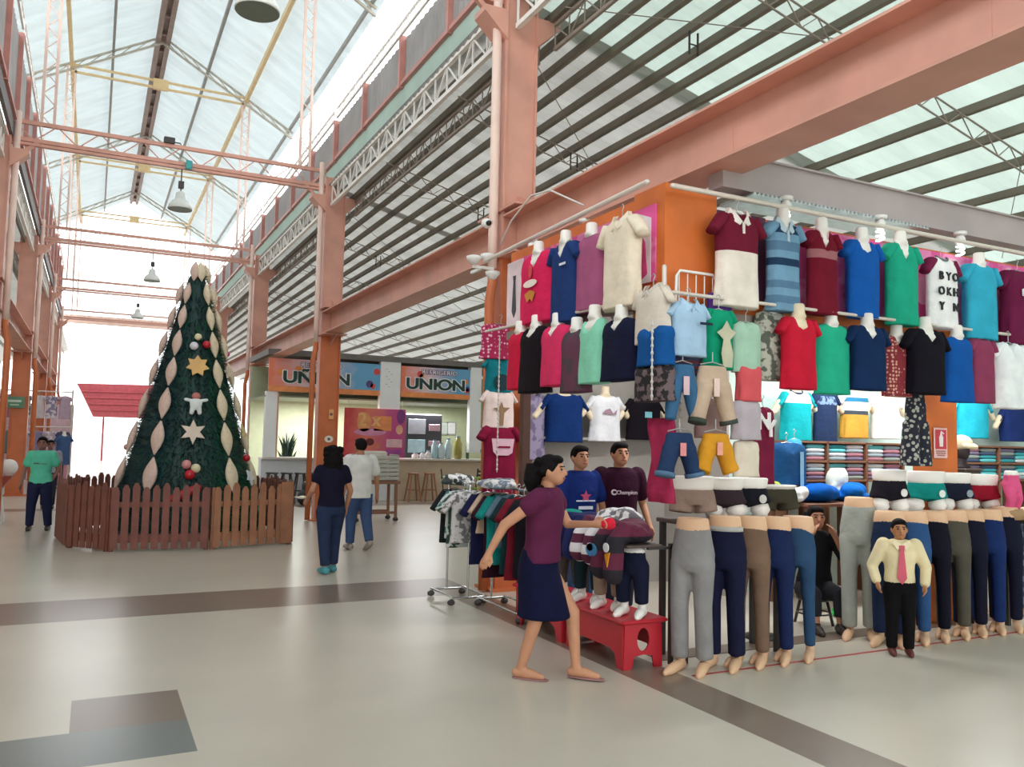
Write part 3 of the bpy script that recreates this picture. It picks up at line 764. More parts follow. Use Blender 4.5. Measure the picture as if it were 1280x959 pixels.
mb = MB(); mb.tube([(4.12, 6.75, 3.95), (4.0, 7.2, 4.2), (4.0, 7.6, 4.25), (4.02, 8.1, 4.1), (4.04, 8.4, 3.9)], .01, 8)
tag(mb.build('cable', M('white_cable', (220, 216, 210), .5), None, True), 'white cable looping between the beam and the tall column', 'cable')
TUBE = emit('lit_tube_glass', (250, 255, 255), 16)
for x0, x1, lab in ((4.45, 5.0, 'lit tube lamp under the front board beside the mint blouse'), (5.1, 5.75, 'lit tube lamp under the front board behind the red top'), (7.4, 8.3, 'lit tube lamp under the front board behind the white tee')):
    t = thing('tube_lamp', lab, 'lamp', (x0, 5.22, 2.582))
    mb = MB(); mb.tube([(.02, 0, -.03), (x1 - x0 - .02, 0, -.03)], .016, 10); mb.build('tube', TUBE, t, True)
    mb = MB(); mb.rbox(0, x1 - x0, -.03, .03, -.005, .03, .006); mb.build('batten', WHITEPL, t)
for lx, ly in ((5.6, 6.3), (7.6, 6.4), (9.6, 6.4), (4.9, 7.2)):  # unseen area lights added deeper in, boosting the glow of the tube lamps
    ld = bpy.data.lights.new('stall_fill', 'AREA'); ld.energy = 26 if ly < 7 else 9; ld.shape = 'RECTANGLE'; ld.size = 1.2; ld.size_y = .15; lo = bpy.data.objects.new('stall_fill', ld); COL.objects.link(lo); lo.location = (lx, ly, 2.9)
t = thing('security_camera', 'white security camera on the bracket of the tall column', 'camera', tuple(onY(607, 279, 8.2)))
mb = MB(); mb.tube([(0, 0, 0), (-.03, -.1, -.03)], [.05, .055], 14); mb.build('case', WHITEPL, t, True)
mb = MB(); mb.tube([(-.03, -.12, -.035), (-.035, -.165, -.04)], .03, 12); mb.build('lens', DARKE, t, True)
mb = MB(); mb.bar((0, 0, 0), (.12, .1, .05), .03, .03); mb.build('arm', WHITEPL, t)
t = thing('flood_lamp', 'cluster of white floodlights at the end of the side pipe', 'lamp', (3.62, 7.95, 3.5))
for k, (dx, dz) in enumerate(((-.12, .02), (.04, .06), (.1, -.12))):
    mb = MB(); mb.lathe([(.03, 0), (.075, .05), (.08, .08), (.05, .09)], 16, (dx, -.03, dz)); mb.build('lamp_head', WHITEPL, t, True)
mb = MB(); mb.bar((-.12, 0, 0), (.12, 0, 0), .03, .03); mb.bar((0, 0, 0), (0, .3, 0), .03, .03); mb.build('arm', WHITEPL, t)

# hung clothes ---------------------------------------------------------------
def put(label, box, ax, val, name='hung_shirt', cat='shirt', sleeved=True, **k):
    """size and place a top from where its outline stands on the plane it hangs in"""
    x0, y0, x1, y1 = box; xm, ym = (x0 + x1) / 2, (y0 + y1) / 2
    f = onY if ax == 1 else onX
    a, b = f(x0, ym, val), f(x1, ym, val); W = abs(b.x - a.x) if ax == 1 else abs(b.y - a.y)
    zt, zb = f(xm, y0, val).z, f(xm, y1, val).z; c = f(xm, ym, val)
    h = zt - zb
    if sleeved: w = W * .72; k.setdefault('sleeve', max(.06, (W * .205 - .035) / .62))
    else: w = W * .96; k['sleeve'] = 0
    k.setdefault('d', min(.22, max(.1, w * .42)))
    return garment(name, label, cat, (c.x, c.y, zt), 0 if ax == 1 else -PI / 2, w, h, **k)
G1 = 'shirts hung along the top front rail'
F = 4.84
t = put('maroon and cream polo shirt with white edged collar, first on the front', (886, 266, 956, 385), 1, F, group=G1, col=(112, 28, 50), neck='collar', collar=(236, 228, 222), bands=[(.33, .42, 1), (.42, .46, 2), (.46, 2, 3)], bandmats=[cloth((112, 28, 50)), cloth((240, 232, 226)), cloth((236, 226, 214))], bust=False)
patch(t, 'chest_badge', disc(.028, .03), -.2, t.children[0].dimensions.y, cloth((236, 228, 222)), .09)
put('light blue polo shirt with broad navy and grey stripes', (952, 276, 1005, 390), 1, F, group=G1, col=(118, 160, 190), neck='collar', collar=(190, 210, 224), bands=[(.06, .15, 1), (.26, .34, 2), (.46, .55, 1), (.66, .74, 2), (.82, .9, 2)], bandmats=[cloth((36, 62, 92)), cloth((92, 128, 158))])
t = put('plain maroon henley shirt with two thin chest lines', (1003, 288, 1051, 394), 1, F, group=G1, col=(118, 24, 44), neck='v', trim=(220, 190, 190), bands=[(.24, .262, 1), (.3, .322, 1)], bandmats=[cloth((170, 110, 116))])
put('royal blue round neck tee between maroon and green shirts', (1051, 300, 1104, 398), 1, F, group=G1, col=(22, 92, 178), neck='scoop', flare=.95)
put('teal green polo shirt with white edged placket', (1101, 304, 1151, 407), 1, F, group=G1, col=(34, 168, 136), neck='v', trim=(235, 240, 236))
t = put('white raglan tee with maroon sleeves and rows of black letters', (1153, 322, 1200, 411), 1, F, group=G1, col=(246, 246, 248), neck='crew', sleevecol=(120, 36, 72), trim=(120, 120, 126), bust=False)
INK = M('black_print', (40, 40, 46), .7)
for i, ln in enumerate(('BYO', 'OKH', 'Y  N')):
    for j, ch in enumerate(ln):
        if ch != ' ': text('printed_letter', ch, .1, INK, sub(t, 'shirt_body'), ((j - (len(ln) - 1) / 2) * (.095 if len(ln) == 3 else .062) - .01, -.082, -.19 - .135 * i), ext=.006, off=.002)
put('turquoise tee hanging right of the lettered raglan shirt', (1199, 330, 1250, 425), 1, F, group=G1, col=(54, 170, 200), neck='crew')
t = put('maroon tee with white chest print, last on the front', (1247, 338, 1298, 432), 1, F, group=G1, col=(106, 30, 66), neck='crew', bust=False)
patch(t, 'chest_print', [(-.1, -.03), (.08, -.05), (.11, .0), (.07, .045), (-.02, .06), (-.1, .03)], -.24, .2, cloth((226, 222, 230)))
for k, (lab, c) in enumerate((('dark navy tee at the far right end of the top rail', (30, 34, 60)), ('grey tee beyond the navy tee on the top rail', (150, 150, 156)))):
    garment('hung_shirt', lab, 'shirt', (8.5 + .55 * k, F, 3.36), 0, .36, .7, .16, c, group=G1)
G2 = 'tops on busts in the second front row'
F2 = 4.78
put('grey green floral sleeveless top half behind the red top', (944, 388, 984, 476), 1, F2 + .14, group=G2, col=(186, 186, 172), kind='blotch', col2=(92, 98, 88), scale=16, neck='crew', sleeved=False)
put('bright red cap sleeve top on a cream bust', (970, 396, 1026, 487), 1, F2, group=G2, col=(200, 30, 56), neck='scoop', bustmat=M('cream_bust_plastic', (236, 220, 190), .45))
put('sea green sleeveless top between red and navy tops', (1018, 405, 1060, 493), 1, F2 + .06, group=G2, col=(40, 176, 140), neck='crew', sleeved=False)
put('dark navy V neck top on a white bust', (1055, 407, 1113, 488), 1, F2, group=G2, col=(18, 44, 84), neck='v')
put('red floral sleeveless top with a pale scarf front', (1104, 420, 1138, 496), 1, F2 + .08, group=G2, col=(136, 40, 50), kind='dots', col2=(222, 170, 150), scale=34, neck='v', sleeved=False)
put('black V neck tee on a white bust above floral trousers', (1127, 411, 1187, 493), 1, F2 - .02, group=G2, col=(22, 20, 30), neck='v')
put('bright blue sleeveless top beside the orange pillar', (1179, 421, 1214, 503), 1, F2, group=G2, col=(20, 86, 166), neck='crew', sleeved=False, flare=1.1)
put('dusty maroon tee between the blue and the white tops', (1208, 423, 1246, 504), 1, F2, group=G2, col=(142, 62, 92), neck='crew', bust=False)
put('plain white tee at the right end of the second row', (1238, 428, 1284, 511), 1, F2, group=G2, col=(240, 244, 248), neck='v', bust=False)
put('mint blouse with dark pocket buttons beside the green print tee', (914, 402, 950, 466), 1, F2 + .05, group=G2, col=(170, 206, 184), neck='collar', sleeved=False, bust=False)
put('coral pink blouse hung under the mint blouse', (920, 455, 952, 502), 1, F2 + .03, group=G2, col=(216, 92, 98), neck='crew', sleeved=False, bust=False)
put('grey lilac blouse with a dark button under the coral blouse', (914, 500, 950, 550), 1, F2 + .02, group=G2, col=(186, 176, 184), neck='crew', sleeved=False, bust=False)
put('cream hooded child top below the lilac blouse', (916, 550, 948, 596), 1, F2 + .02, group=G2, col=(226, 214, 196), neck='collar', sleeved=False, bust=False)
t = put('maroon child shirt with big white NY letters', (938, 508, 968, 606), 1, 5.5, col=(120, 32, 62), neck='crew', sleeved=False, bust=False)
text('ny_letters', 'N', .2, cloth((244, 244, 244)), sub(t, 'shirt_body'), (-.07, -.1, -.14), ext=.005, off=.006); text('ny_letters', 'Y', .2, cloth((244, 244, 244)), sub(t, 'shirt_body'), (.0, -.102, -.2), ext=.005, off=.006)

# side rows face the nave
G3 = 'shirts hung along the side of the stall'
SX = 3.6
t = put('hot pink tee with white and gold print on the side rail', (652, 316, 693, 404), 0, SX, group=G3, col=(220, 40, 92), neck='v', sleeved=False, d=.14)
patch(t, 'white_print', disc(.13, .035), -.3, .16, cloth((246, 230, 220))); patch(t, 'gold_print', [(-.1, .03), (0, .06), (.1, .03), (.05, -.05), (0, -.02), (-.05, -.05)], -.42, .16, cloth((208, 140, 70))); patch(t, 'gold_print', disc(.03, .06), -.19, .16, cloth((214, 90, 90)))
t = put('navy polo shirt with light neck edge on the side rail', (687, 303, 726, 404), 0, SX, group=G3, col=(34, 58, 112), neck='v', trim=(190, 190, 160), d=.15)
patch(t, 'chest_badge', rect(.1, .02), -.22, .17, cloth((230, 230, 236)), .1)
put('plain mauve shirt between navy and cream shirts', (721, 294, 757, 388), 0, SX + .04, group=G3, col=(170, 92, 130), neck='flat', sleeved=False, d=.12)
put('large cream button shirt on the side rail near the corner', (749, 272, 806, 386), 0, SX, group=G3, col=(236, 222, 200), neck='collar', collar=(236, 222, 200), bust=False, d=.16)
G4 = 'tops on busts along the stall side'
S2 = 3.55
put('red top first from the tall column, on a white bust', (638, 415, 662, 487), 0, S2, group=G4, col=(206, 32, 66), neck='crew', sleeved=False)
put('black tank top between two red pink tops', (654, 408, 686, 491), 0, S2, group=G4, col=(26, 20, 26), neck='scoop', sleeved=False, flare=1.1)
put('bright rose pink top beside the black tank top', (680, 406, 713, 483), 0, S2, group=G4, col=(216, 54, 100), neck='v', sleeved=False)
put('grey purple top with dark shoulder, behind the mint top', (704, 412, 737, 491), 0, S2, group=G4, col=(96, 50, 72), kind='blotch', col2=(70, 56, 64), scale=6, neck='crew', sleeved=False)
put('pale mint tank top with flared hem on the side', (727, 397, 759, 480), 0, S2, group=G4, col=(140, 214, 184), neck='tank', sleeved=False, flare=1.15)
put('dark navy cardigan top on the side near the corner', (756, 398, 797, 476), 0, S2, group=G4, col=(24, 26, 52), neck='v', sleeved=False, flare=1.12)
put('royal blue top half hidden behind the navy cardigan', (741, 412, 772, 450), 0, S2 + .14, group=G4, col=(22, 84, 168), neck='crew', sleeved=False)
put('cream shirt with open collar hanging at the stall corner', (790, 360, 843, 430), 0, 3.58, group=G4, col=(222, 210, 196), neck='collar', collar=(206, 196, 184), bust=False)
put('strong blue shirt hung under the cream corner shirt', (799, 408, 840, 458), 0, 3.54, group=G4, col=(22, 84, 150), neck='v', bust=False, sleeved=False)
put('black fringed top hanging lowest at the stall corner', (795, 455, 840, 502), 0, 3.55, group=G4, col=(28, 22, 26), kind='blotch', col2=(110, 92, 96), scale=18, neck='crew', sleeved=False, bust=False)
b = thing('hung_cloth', 'long crimson cloth hanging beside the denim shorts', 'cloth', tuple(onX(817, 523, 3.62)))
mb = MB(); mb.loft([[(.0 + .02 * math.sin(j * 2.1 + i), -.3 + .05 * j * 1.0 + .1, -.075 * i) for j in range(6)] + [(.03 + .02 * math.sin(j * 2.1 + i), -.3 + .05 * j + .1, -.075 * i) for j in reversed(range(6))] for i in range(9)]); mb.build('cloth', cloth((176, 50, 88)), b, True)
# the column post, hung one below another, facing the camera
G5 = 'garments hung one below another on the tall column'
put('magenta spotted top, topmost on the tall column', (601, 405, 650, 450), 1, 8.25, group=G5, col=(176, 34, 84), kind='dots', col2=(238, 190, 212), scale=26, neck='v', sleeved=False, bust=False)
t = put('teal tee with a dark round print on the tall column', (600, 447, 648, 491), 1, 8.22, group=G5, col=(24, 122, 134), neck='v', bust=False)
patch(t, 'round_print', disc(.1, .09), -.28, .16, cloth((40, 62, 70)))
t = put('pale pink cream tee with a small palm print on the tall column', (597, 488, 649, 535), 1, 8.2, group=G5, col=(234, 214, 208), neck='crew', bust=False)
patch(t, 'palm_print', [(-.02, -.14), (.02, -.14), (.03, .0), (.1, .06), (.02, .06), (0, .12), (-.03, .06), (-.1, .05), (-.02, .0)], -.25, .16, cloth((150, 120, 92)))
t = put('long maroon tee with white lettering block, lowest on the tall column', (596, 529, 652, 624), 1, 8.18, group=G5, col=(128, 22, 56), neck='crew', bust=False)
patch(t, 'lettering_block', [(-.14, .09), (.13, .09), (.11, -.06), (.06, -.09), (-.08, -.09), (-.12, -.05)], -.26, .18, cloth((214, 176, 190))); patch(t, 'lettering_line', rect(.16, .02), -.26, .195, cloth((128, 22, 56)))

# children's clothes on the wire grid at the corner
t = thing('wire_grid', 'white wire rack on the orange corner holding children clothes', 'rack', (3.83, 4.95, 2.66))
mb = MB(); mb.tube([(0, 0, -.1), (0, -.02, .26), (.03, -.02, .3), (.34, -.02, .3), (.38, -.02, .26), (.38, 0, -.1)], .011, 8); mb.build('frame', WHITEPL, t, True)
mb = MB()
for k in range(5): mb.tube([(.03 + k * .08, -.01, -.08), (.03 + k * .08, -.01, .28)], .005, 6)
for z in (0, .12): mb.tube([(0, -.01, z), (.38, -.01, z)], .006, 6)
mb.build('wires', WHITEPL, t, True)
G6 = 'children clothes at the stall corner'
t = put('pale blue child polo with dark pocket edge at the corner', (831, 378, 890, 446), 1, 4.7, group=G6, col=(168, 200, 226), neck='collar', collar=(176, 206, 230), bust=False)
patch(t, 'pocket_edge', rect(.11, .018), -.16, .19, cloth((40, 50, 70)), .08)
t = put('emerald green child tee with a pale cartoonless figure print', (874, 386, 922, 462), 1, 4.76, group=G6, col=(16, 150, 112), neck='crew', bust=False)
t['label'] = 'emerald green child tee with a pale upright print at the corner'
patch(t, 'pale_print', [(-.03, -.2), (.05, -.2), (.06, -.1), (.03, .0), (.09, .06), (.04, .08), (0, .14), (-.04, .08), (-.09, .05), (-.03, .0), (-.05, -.1)], -.24, .17, cloth((198, 196, 170)))
def hung_pants(label, box, Y, col, cuff=None, tagc=None, short=False, spread=.13):
    x0, y0, x1, y1 = box; xm, ym = (x0 + x1) / 2, (y0 + y1) / 2
    W = abs(onY(x1, ym, Y).x - onY(x0, ym, Y).x); zt, zb = onY(xm, y0, Y).z, onY(xm, y1, Y).z; h = zt - zb; c = onY(xm, ym, Y)
    t = thing('hung_trousers', label, 'trousers', (c.x, Y, zb), 0, G6)
    k = W / .36
    b = MB(); cz = h * (.6 if not short else .55)
    b.rings([(0, 0, cz - .02, .13 * k, .055), (0, 0, cz + .08 * h, .14 * k, .06), (0, 0, h - .02, .115 * k, .05), (0, 0, h, .112 * k, .048)], 22)
    for s in (-1, 1): b.tube([(s * .07 * k, 0, cz + .03), (s * (.07 + spread * .3) * k, 0, cz * .5), (s * (.065 + spread * .55) * k, -.01, .01)], [.068 * k, .06 * k, .05 * k if not short else .066 * k], 14, round_ends=False)
    link('trouser_body', fused(b, .011, 2), cloth(col), t, True)
    if tagc: patch(t, 'price_tag', rect(.05, .13 if not short else .09), h * .62, .13, cloth(tagc), -.02)
    if cuff:
        for s in (-1, 1):
            b = MB(); b.tube([(s * (.065 + spread * .5) * k, -.008, .03), (s * (.065 + spread * .55) * k, -.01, .0)], .062 * k if not short else .075 * k, 14, round_ends=False); b.build('cuff', cloth(cuff), t, True)
    b = MB(); b.tube([(-.1 * k, 0, h + .01), (0, 0, h + .03), (.1 * k, 0, h + .01)], .005, 6); b.tube([(0, 0, h + .03), (0, 0, h + .1)], .004, 6); b.build('hanger', WIRE, t, True)
hung_pants('blue denim child jeans hanging below the pale blue polo', (832, 456, 874, 527), 4.68, (62, 104, 142), tagc=(222, 190, 196))
hung_pants('sand beige child trousers hanging below the green tee', (864, 458, 917, 530), 4.66, (196, 172, 150), cuff=(70, 78, 70), tagc=(236, 206, 196))
hung_pants('dark denim child shorts with rolled cuffs', (824, 541, 874, 596), 4.68, (38, 58, 92), cuff=(88, 116, 146), tagc=(232, 150, 150), short=True)
hung_pants('mustard yellow child shorts with a pink tag', (870, 542, 919, 592), 4.66, (214, 150, 44), tagc=(240, 170, 150), short=True)
put('grey pink child top between the beige trousers and mustard shorts', (868, 498, 908, 548), 1, 4.9, group=G6, col=(158, 130, 128), neck='crew', sleeved=False, bust=False, cat='shirt')
put('dark violet child top behind the green tee', (884, 366, 914, 400), 1, 4.9, group=G6, col=(84, 50, 130), neck='crew', sleeved=False, bust=False)
b = put('red brown plaid child shirt behind the denim jeans', (836, 440, 878, 470), 1, 4.86, group=G6, col=(120, 50, 56), kind='stripes', col2=(60, 70, 100), scale=8, neck='crew', sleeved=False, bust=False)

# floral trousers and fire sign on the pillar
p = onY(1144, 492, 4.95); q = onY(1144, 584, 4.95)
t = thing('hung_trousers', 'dark floral wide trousers hanging under the black tee', 'trousers', (p.x, 4.95, q.z))
h = p.z - q.z; b = MB(); b.rings([(0, 0, h * .55, .12, .06), (0, 0, h * .8, .12, .06), (0, 0, h, .1, .05)], 20)
for s in (-1, 1): b.tube([(s * .06, 0, h * .6), (s * .075, 0, h * .3), (s * .08, 0, .01)], [.07, .075, .085], 14, round_ends=False)
link('trouser_body', fused(b, .012, 2), cloth((30, 32, 48), 'floral', (176, 176, 166), 24), t, True)
t = thing('fire_sign', 'red and white fire extinguisher sign on the orange pillar', 'sign', (onY(1175, 550, 5.44).x, 5.44, onY(1175, 573, 5.44).z))
mb = MB(); mb.rbox(-.1, .1, -.008, 0, 0, .3, .004); mb.build('plate', M('pale_pink_plate', (240, 200, 196), .5), t)
mb = MB(); mb.prism(rect(.16, .19), .004, (0, -.01, .185)); mb.build('red_field', M('sign_red', (204, 60, 76), .5), t)
mb = MB(); mb.prism([(-.025, -.07), (.025, -.07), (.03, .02), (.012, .05), (.012, .065), (.04, .05), (.045, .06), (.0, .085), (-.012, .065), (-.012, .05), (-.03, .02)], .004, (0, -.013, .185)); mb.build('extinguisher_symbol', M('sign_white', (246, 240, 240), .5), t)
mb = MB()
for k in range(3): mb.prism(rect(.14 - .03 * (k == 2), .012), .003, (0, -.01, .07 - .02 * k))
mb.build('text_lines', M('sign_grey', (170, 110, 110), .6), t)

# leg mannequins ---------------------------------------------------------------
def spread_legs(rows, Y, grp):
    for lab, x, top, col, H, kw in rows:
        p = onY(x, top + 20, Y); leg_mannequin(lab, (p.x, Y, 0), kw.pop('rz', -1.0), col, H, grp, **kw)
GA = 'leg mannequins on the stall front'
spread_legs((
    ('leg mannequin in light grey trousers beside the red stools', 866, 650, (140, 138, 138), 1.12, dict()),
    ('leg mannequin in wide navy trousers next to the light grey pair', 906, 645, (26, 28, 54), 1.13, dict(belt=(190, 190, 186))),
    ('leg mannequin in brown trousers in the first mannequin row', 938, 645, (120, 96, 80), 1.12, dict(slim=1)),
    ('leg mannequin in dark blue jeans in the first mannequin row', 968, 650, (28, 40, 80), 1.11, dict(slim=1)),
    ('leg mannequin in faded slim blue jeans, last of the first row', 997, 647, (46, 74, 106), 1.11, dict(slim=2)),
), 5.0, GA)
spread_legs((
    ('leg mannequin in navy jeans right behind the boy mannequin', 1112, 645, (32, 46, 76), 1.13, dict(slim=1)),
    ('leg mannequin in medium blue jeans behind the boy mannequin', 1140, 642, (48, 82, 128), 1.12, dict(slim=1)),
    ('leg mannequin in black trousers left of the olive pair', 1165, 640, (20, 20, 34), 1.12, dict(slim=1)),
    ('leg mannequin in olive grey trousers in the second row', 1190, 640, (84, 80, 70), 1.12, dict(slim=1)),
    ('leg mannequin in black trousers right of the olive pair', 1211, 640, (22, 24, 42), 1.12, dict(slim=1)),
    ('leg mannequin in bright dark blue jeans near the row end', 1234, 640, (26, 46, 96), 1.12, dict(slim=1)),
    ('leg mannequin in blue black jeans at the end of the second row', 1255, 636, (24, 26, 46), 1.14, dict(slim=1)),
), 5.02, GA)
p = onY(1292, 700, 5.25)
leg_mannequin('leg mannequin in washed grey jeans cut by the right picture edge', (p.x, 5.25, 0), -.6, (60, 70, 88), 1.1, GA, kind='blotch', col2=(120, 130, 150))
p = onY(1240, 700, 5.7); leg_mannequin('leg mannequin in crimson trousers behind the jeans row', (p.x, 5.75, 0), -.6, (170, 30, 70), 1.0, GA, slim=2)
# display tables that carry the shorts forms
def table(x0, x1, y0, y1, z, lab, mat=DARKST):
    t = thing('display_table', lab, 'table', (x0, y0, 0))
    mb = MB(); mb.rbox(0, x1 - x0, 0, y1 - y0, z - .035, z, .006); mb.build('tabletop', M('dark_board', (84, 70, 64), .6), t)
    for a in (.04, x1 - x0 - .04):
        for c in (.04, y1 - y0 - .04): mb = MB(); mb.bar((a, c, 0), (a, c, z - .03), .04, .04); mb.build('leg', mat, t)
table(4.08, 5.1, 5.14, 5.5, 1.08, 'dark display table behind the grey, navy and brown leg mannequins')
table(6.35, 7.75, 5.16, 5.34, 1.08, 'dark narrow display table behind the second row of jeans')
GB = 'shorts forms above the leg mannequins'
def hips(rows, Y):
    for lab, x, y0, y1, col, kw in rows:
        p = onY(x, y1, Y); z1 = onY(x, y0, Y).z
        hip_form(lab, (p.x, Y, 1.082), kw.pop('rz', -.4), col, max(.2, z1 - 1.09 - kw.get('wtop', .05)), GB, **kw)
hips((
    ('shorts form in khaki brown above the light grey trousers', 866, 594, 655, (152, 130, 118), dict(wtop=.07, stump=False, wid=1.1)),
    ('shorts form in charcoal and maroon next to the khaki form', 905, 596, 648, (58, 46, 52), dict(wtop=.06)),
    ('shorts form in black with a white flower patch', 936, 596, 648, (26, 28, 38), dict(logo=(210, 210, 205), wtop=.05)),
), 5.24)
hips((
    ('shorts form in black with a white tag, first of the second group', 1112, 586, 640, (30, 26, 36), dict(logo=(236, 236, 236), wtop=.06)),
    ('shorts form in bright teal with a white tag', 1158, 588, 642, (20, 138, 132), dict(logo=(230, 240, 236), wtop=.07, wid=1.15)),
    ('shorts form in dark navy beside the teal form', 1194, 590, 642, (30, 34, 52), dict(logo=(150, 165, 175), wtop=.06)),
    ('shorts form in dark red at the end of the second group', 1226, 592, 642, (150, 26, 46), dict(wtop=.07, wid=1.1)),
), 5.22)
t = hip_form('olive green skirt form above the dark blue jeans', (onY(970, 640, 5.3).x, 5.3, 1.082), -.3, (66, 62, 50), .26, GB, wtop=.0, stump=False, wid=1.15)
p = onY(1068, 660, 5.3); leg_mannequin('pale grey trousers form standing behind the boy mannequin', (p.x + .06, 5.3, 0), -.9, (168, 172, 164), 1.23, GA)
p = onY(1268, 600, 4.95)
table(7.9, 8.5, 4.86, 5.14, 1.02, 'small dark table at the right edge under the pink child trousers')
t = thing('child_trousers_form', 'bright pink child trousers on a tan form at the right edge', 'mannequin', (p.x, 4.98, 1.022))
link('trousers', legs_mesh(.42, .1, .07, .055, .045, .04, .05, cut=.1, vox=.011), cloth((224, 92, 140)), t, True)
mb = MB(); mb.rings([(0, 0, 0, .12, .09), (0, 0, .08, .12, .09), (0, 0, .1, .1, .08)], 20); mb.build('base', M('tan_form', (168, 134, 96), .6), t, True)
mb = MB(); mb.rings([(0, 0, .4, .08, .055), (0, 0, .45, .075, .05), (0, 0, .46, .06, .04)], 18); mb.build('waist', BUSTW, t, True)

# red plastic stools with child legs on them ---------------------------------
RED = M('red_plastic', (186, 36, 50), .4, .06, 3)
def stool(y0, lab):
    t = thing('plastic_stool', lab, 'stool', (3.74, y0, 0), 0, 'red stools along the stall side')
    L, W, H = .86, .36, .36
    mb = MB(); mb.rbox(-W / 2 - .03, W / 2 + .03, -.02, L + .02, H - .03, H, .012); mb.build('seat', RED, t)
    mb = MB()
    for s in (-1, 1):      # long sides with an arch between splayed feet
        o = (s * (W / 2 - .01), 0, 0)
        mb.prism([(.02, 0), (.1, 0), (.13, .1), (.2, .13), (L - .2, .13), (L - .13, .1), (L - .1, 0), (L - .02, 0), (L - .03, H - .03), (.03, H - .03)], .014, o, (0, 1, 0), (0, 0, 1))
    mb.build('side_panel', RED, t)
    for y in (.02, L - .02):
        e = MB(); n = 14; ov = [(.055 * math.cos(2 * PI * i / n), .21 + .08 * math.sin(2 * PI * i / n)) for i in range(n)]
        for s in (-1, 1):
            half = [(s * .055 * math.cos(u), .21 + .085 * math.sin(u)) for u in [-PI / 2 + PI * i / 10 for i in range(11)]]
            e.prism([(0, .1), (s * .08, .09), (s * .1, 0), (s * .175, 0), (s * .165, H - .03), (0, H - .03)] + [(q[0], q[1]) for q in reversed(half)], .014, (0, y, 0), (1, 0, 0), (0, 0, 1))
        e.build('end_panel', RED, t)
stool(5.17, 'red plastic stool with an oval hole, nearest at the stall corner')
stool(6.07, 'red plastic stool behind the nearest one, beside the walking woman')
GC = 'child leg forms on the red stools'
for lab, x, yb, col, y, h in (('child leg form in navy trousers with big white feet', 815, 785, (24, 28, 50), 5.3, .5), ('child leg form in khaki trousers on the red stool', 781, 772, (150, 128, 112), 5.62, .52), ('child leg form in dark green trousers on the red stool', 757, 762, (30, 48, 56), 5.92, .52), ('child leg form in grey brown trousers at the stool end', 734, 752, (88, 80, 78), 6.22, .52)):
    t = thing('child_leg_form', lab, 'mannequin', (3.72, y, .362), -1.0, GC)
    link('trousers', legs(('child', col == (24, 28, 50)), H=h - .01, hipw=.12, dep=.085, rt=.072, rk=.058, ra=.052, spread=.075, cut=.1, bend=.01, vox=.012), cloth(col), t, True)
    mb = MB(); mb.rings([(0, 0, h - .06, .09, .065), (0, 0, h, .1, .07), (0, 0, h + .02, .08, .05)], 18); mb.build('waist', BUSTW, t, True)
    for s in (-1, 1): foot(t, s * .075, 0, 0, BUSTW, .15, s * .1, w=.036)
t = thing('display_board', 'dark board on the child leg forms under the sport shorts', 'board', (3.56, 5.14, .91))
mb = MB(); mb.rbox(0, .32, 0, 1.3, -.02, 0, .005); mb.build('plank', M('dark_board', (84, 70, 64), .6), t)
for z in (.0, 1.2):
    mb = MB(); mb.bar((.42, .03 + z, -.9), (.42, .03 + z, -.0), .03, .03); mb.bar((.2, .03 + z, -.03), (.43, .03 + z, -.03), .03, .02); mb.build('leg', DARKST, t)
def heap(name, lab, cat, x, y, Y, col, rx=.16, rz=.07, ry=.15, grp=None, kind='plain', col2=(240, 240, 240), z=None):
    p = onY(x, y, Y); z = p.z if z is None else z
    rn = random.Random(int(x * 7 + y)); b = MB()
    for k in range(7):
        a = rn.uniform(0, 2 * PI); r = rn.uniform(.2, .6)
        b.ell((rx * r * math.cos(a), ry * r * math.sin(a), rz * (.8 + .35 * rn.random())), rx * rn.uniform(.4, .62), ry * rn.uniform(.4, .6), rz * rn.uniform(.55, .8), 14, 9, 0, Matrix.Rotation(rn.uniform(-.4, .4), 3, 'Y'))
    b.ell((0, 0, rz * .5), rx * .85, ry * .85, rz * .5)
    me = fused(b, .012, 4); mz = min(v.co.z for v in me.vertices)
    for v in me.vertices: v.co.z -= mz
    o = link(name, me, cloth(col, kind, col2), None, True, (p.x, Y, z)); tag(o, lab, cat, grp); return o
GD = 'sport shorts heaped on the side display'
def drape(lab, y, col, kind='plain', col2=(200, 200, 200), scale=5, zz=.912, w=.2, hang=.16, logos=()):
    t = thing('sport_shorts', lab, 'shorts', (3.72, y, zz), 0, GD)
    rn = random.Random(int(y * 100)); b = MB()
    b.ell((0, 0, .06), .17, w * .9, .07, 18, 10); b.ell((.02, .02, .12), .13, w * .6, .06, 16, 8)
    b.tube([(.05, -w * .45, .1), (-.12, -w * .5, .09), (-.19, -w * .45, .02), (-.2, -w * .42, -hang)], [.06, .085, .085, .1], 14, sx=.75)
    b.tube([(.05, w * .4, .1), (-.12, w * .45, .1), (-.19, w * .4, .02), (-.21, w * .38, -hang * .9)], [.06, .085, .085, .1], 14, sx=.75)
    for k in range(5): b.tube([(rn.uniform(-.1, .1), -w * .8, .07 + .05 * rn.random()), (rn.uniform(-.1, .1), 0, .13), (rn.uniform(-.1, .1), w * .8, .07 + .05 * rn.random())], .035, 10)
    me = fused(b, .012, 2)
    for v in me.vertices:
        if v.co.x > -.17 and v.co.z < .0: v.co.z = .0
    link('shorts_cloth', me, cloth(col, kind, col2, scale), t, True)
    for nm, dy, dz, poly, c in logos:
        mb = MB(); mb.prism(poly, .008, (-.29, dy, dz), (0, -1, 0), (0, 0, 1)); mb.build(nm, cloth(c), t)
    return t
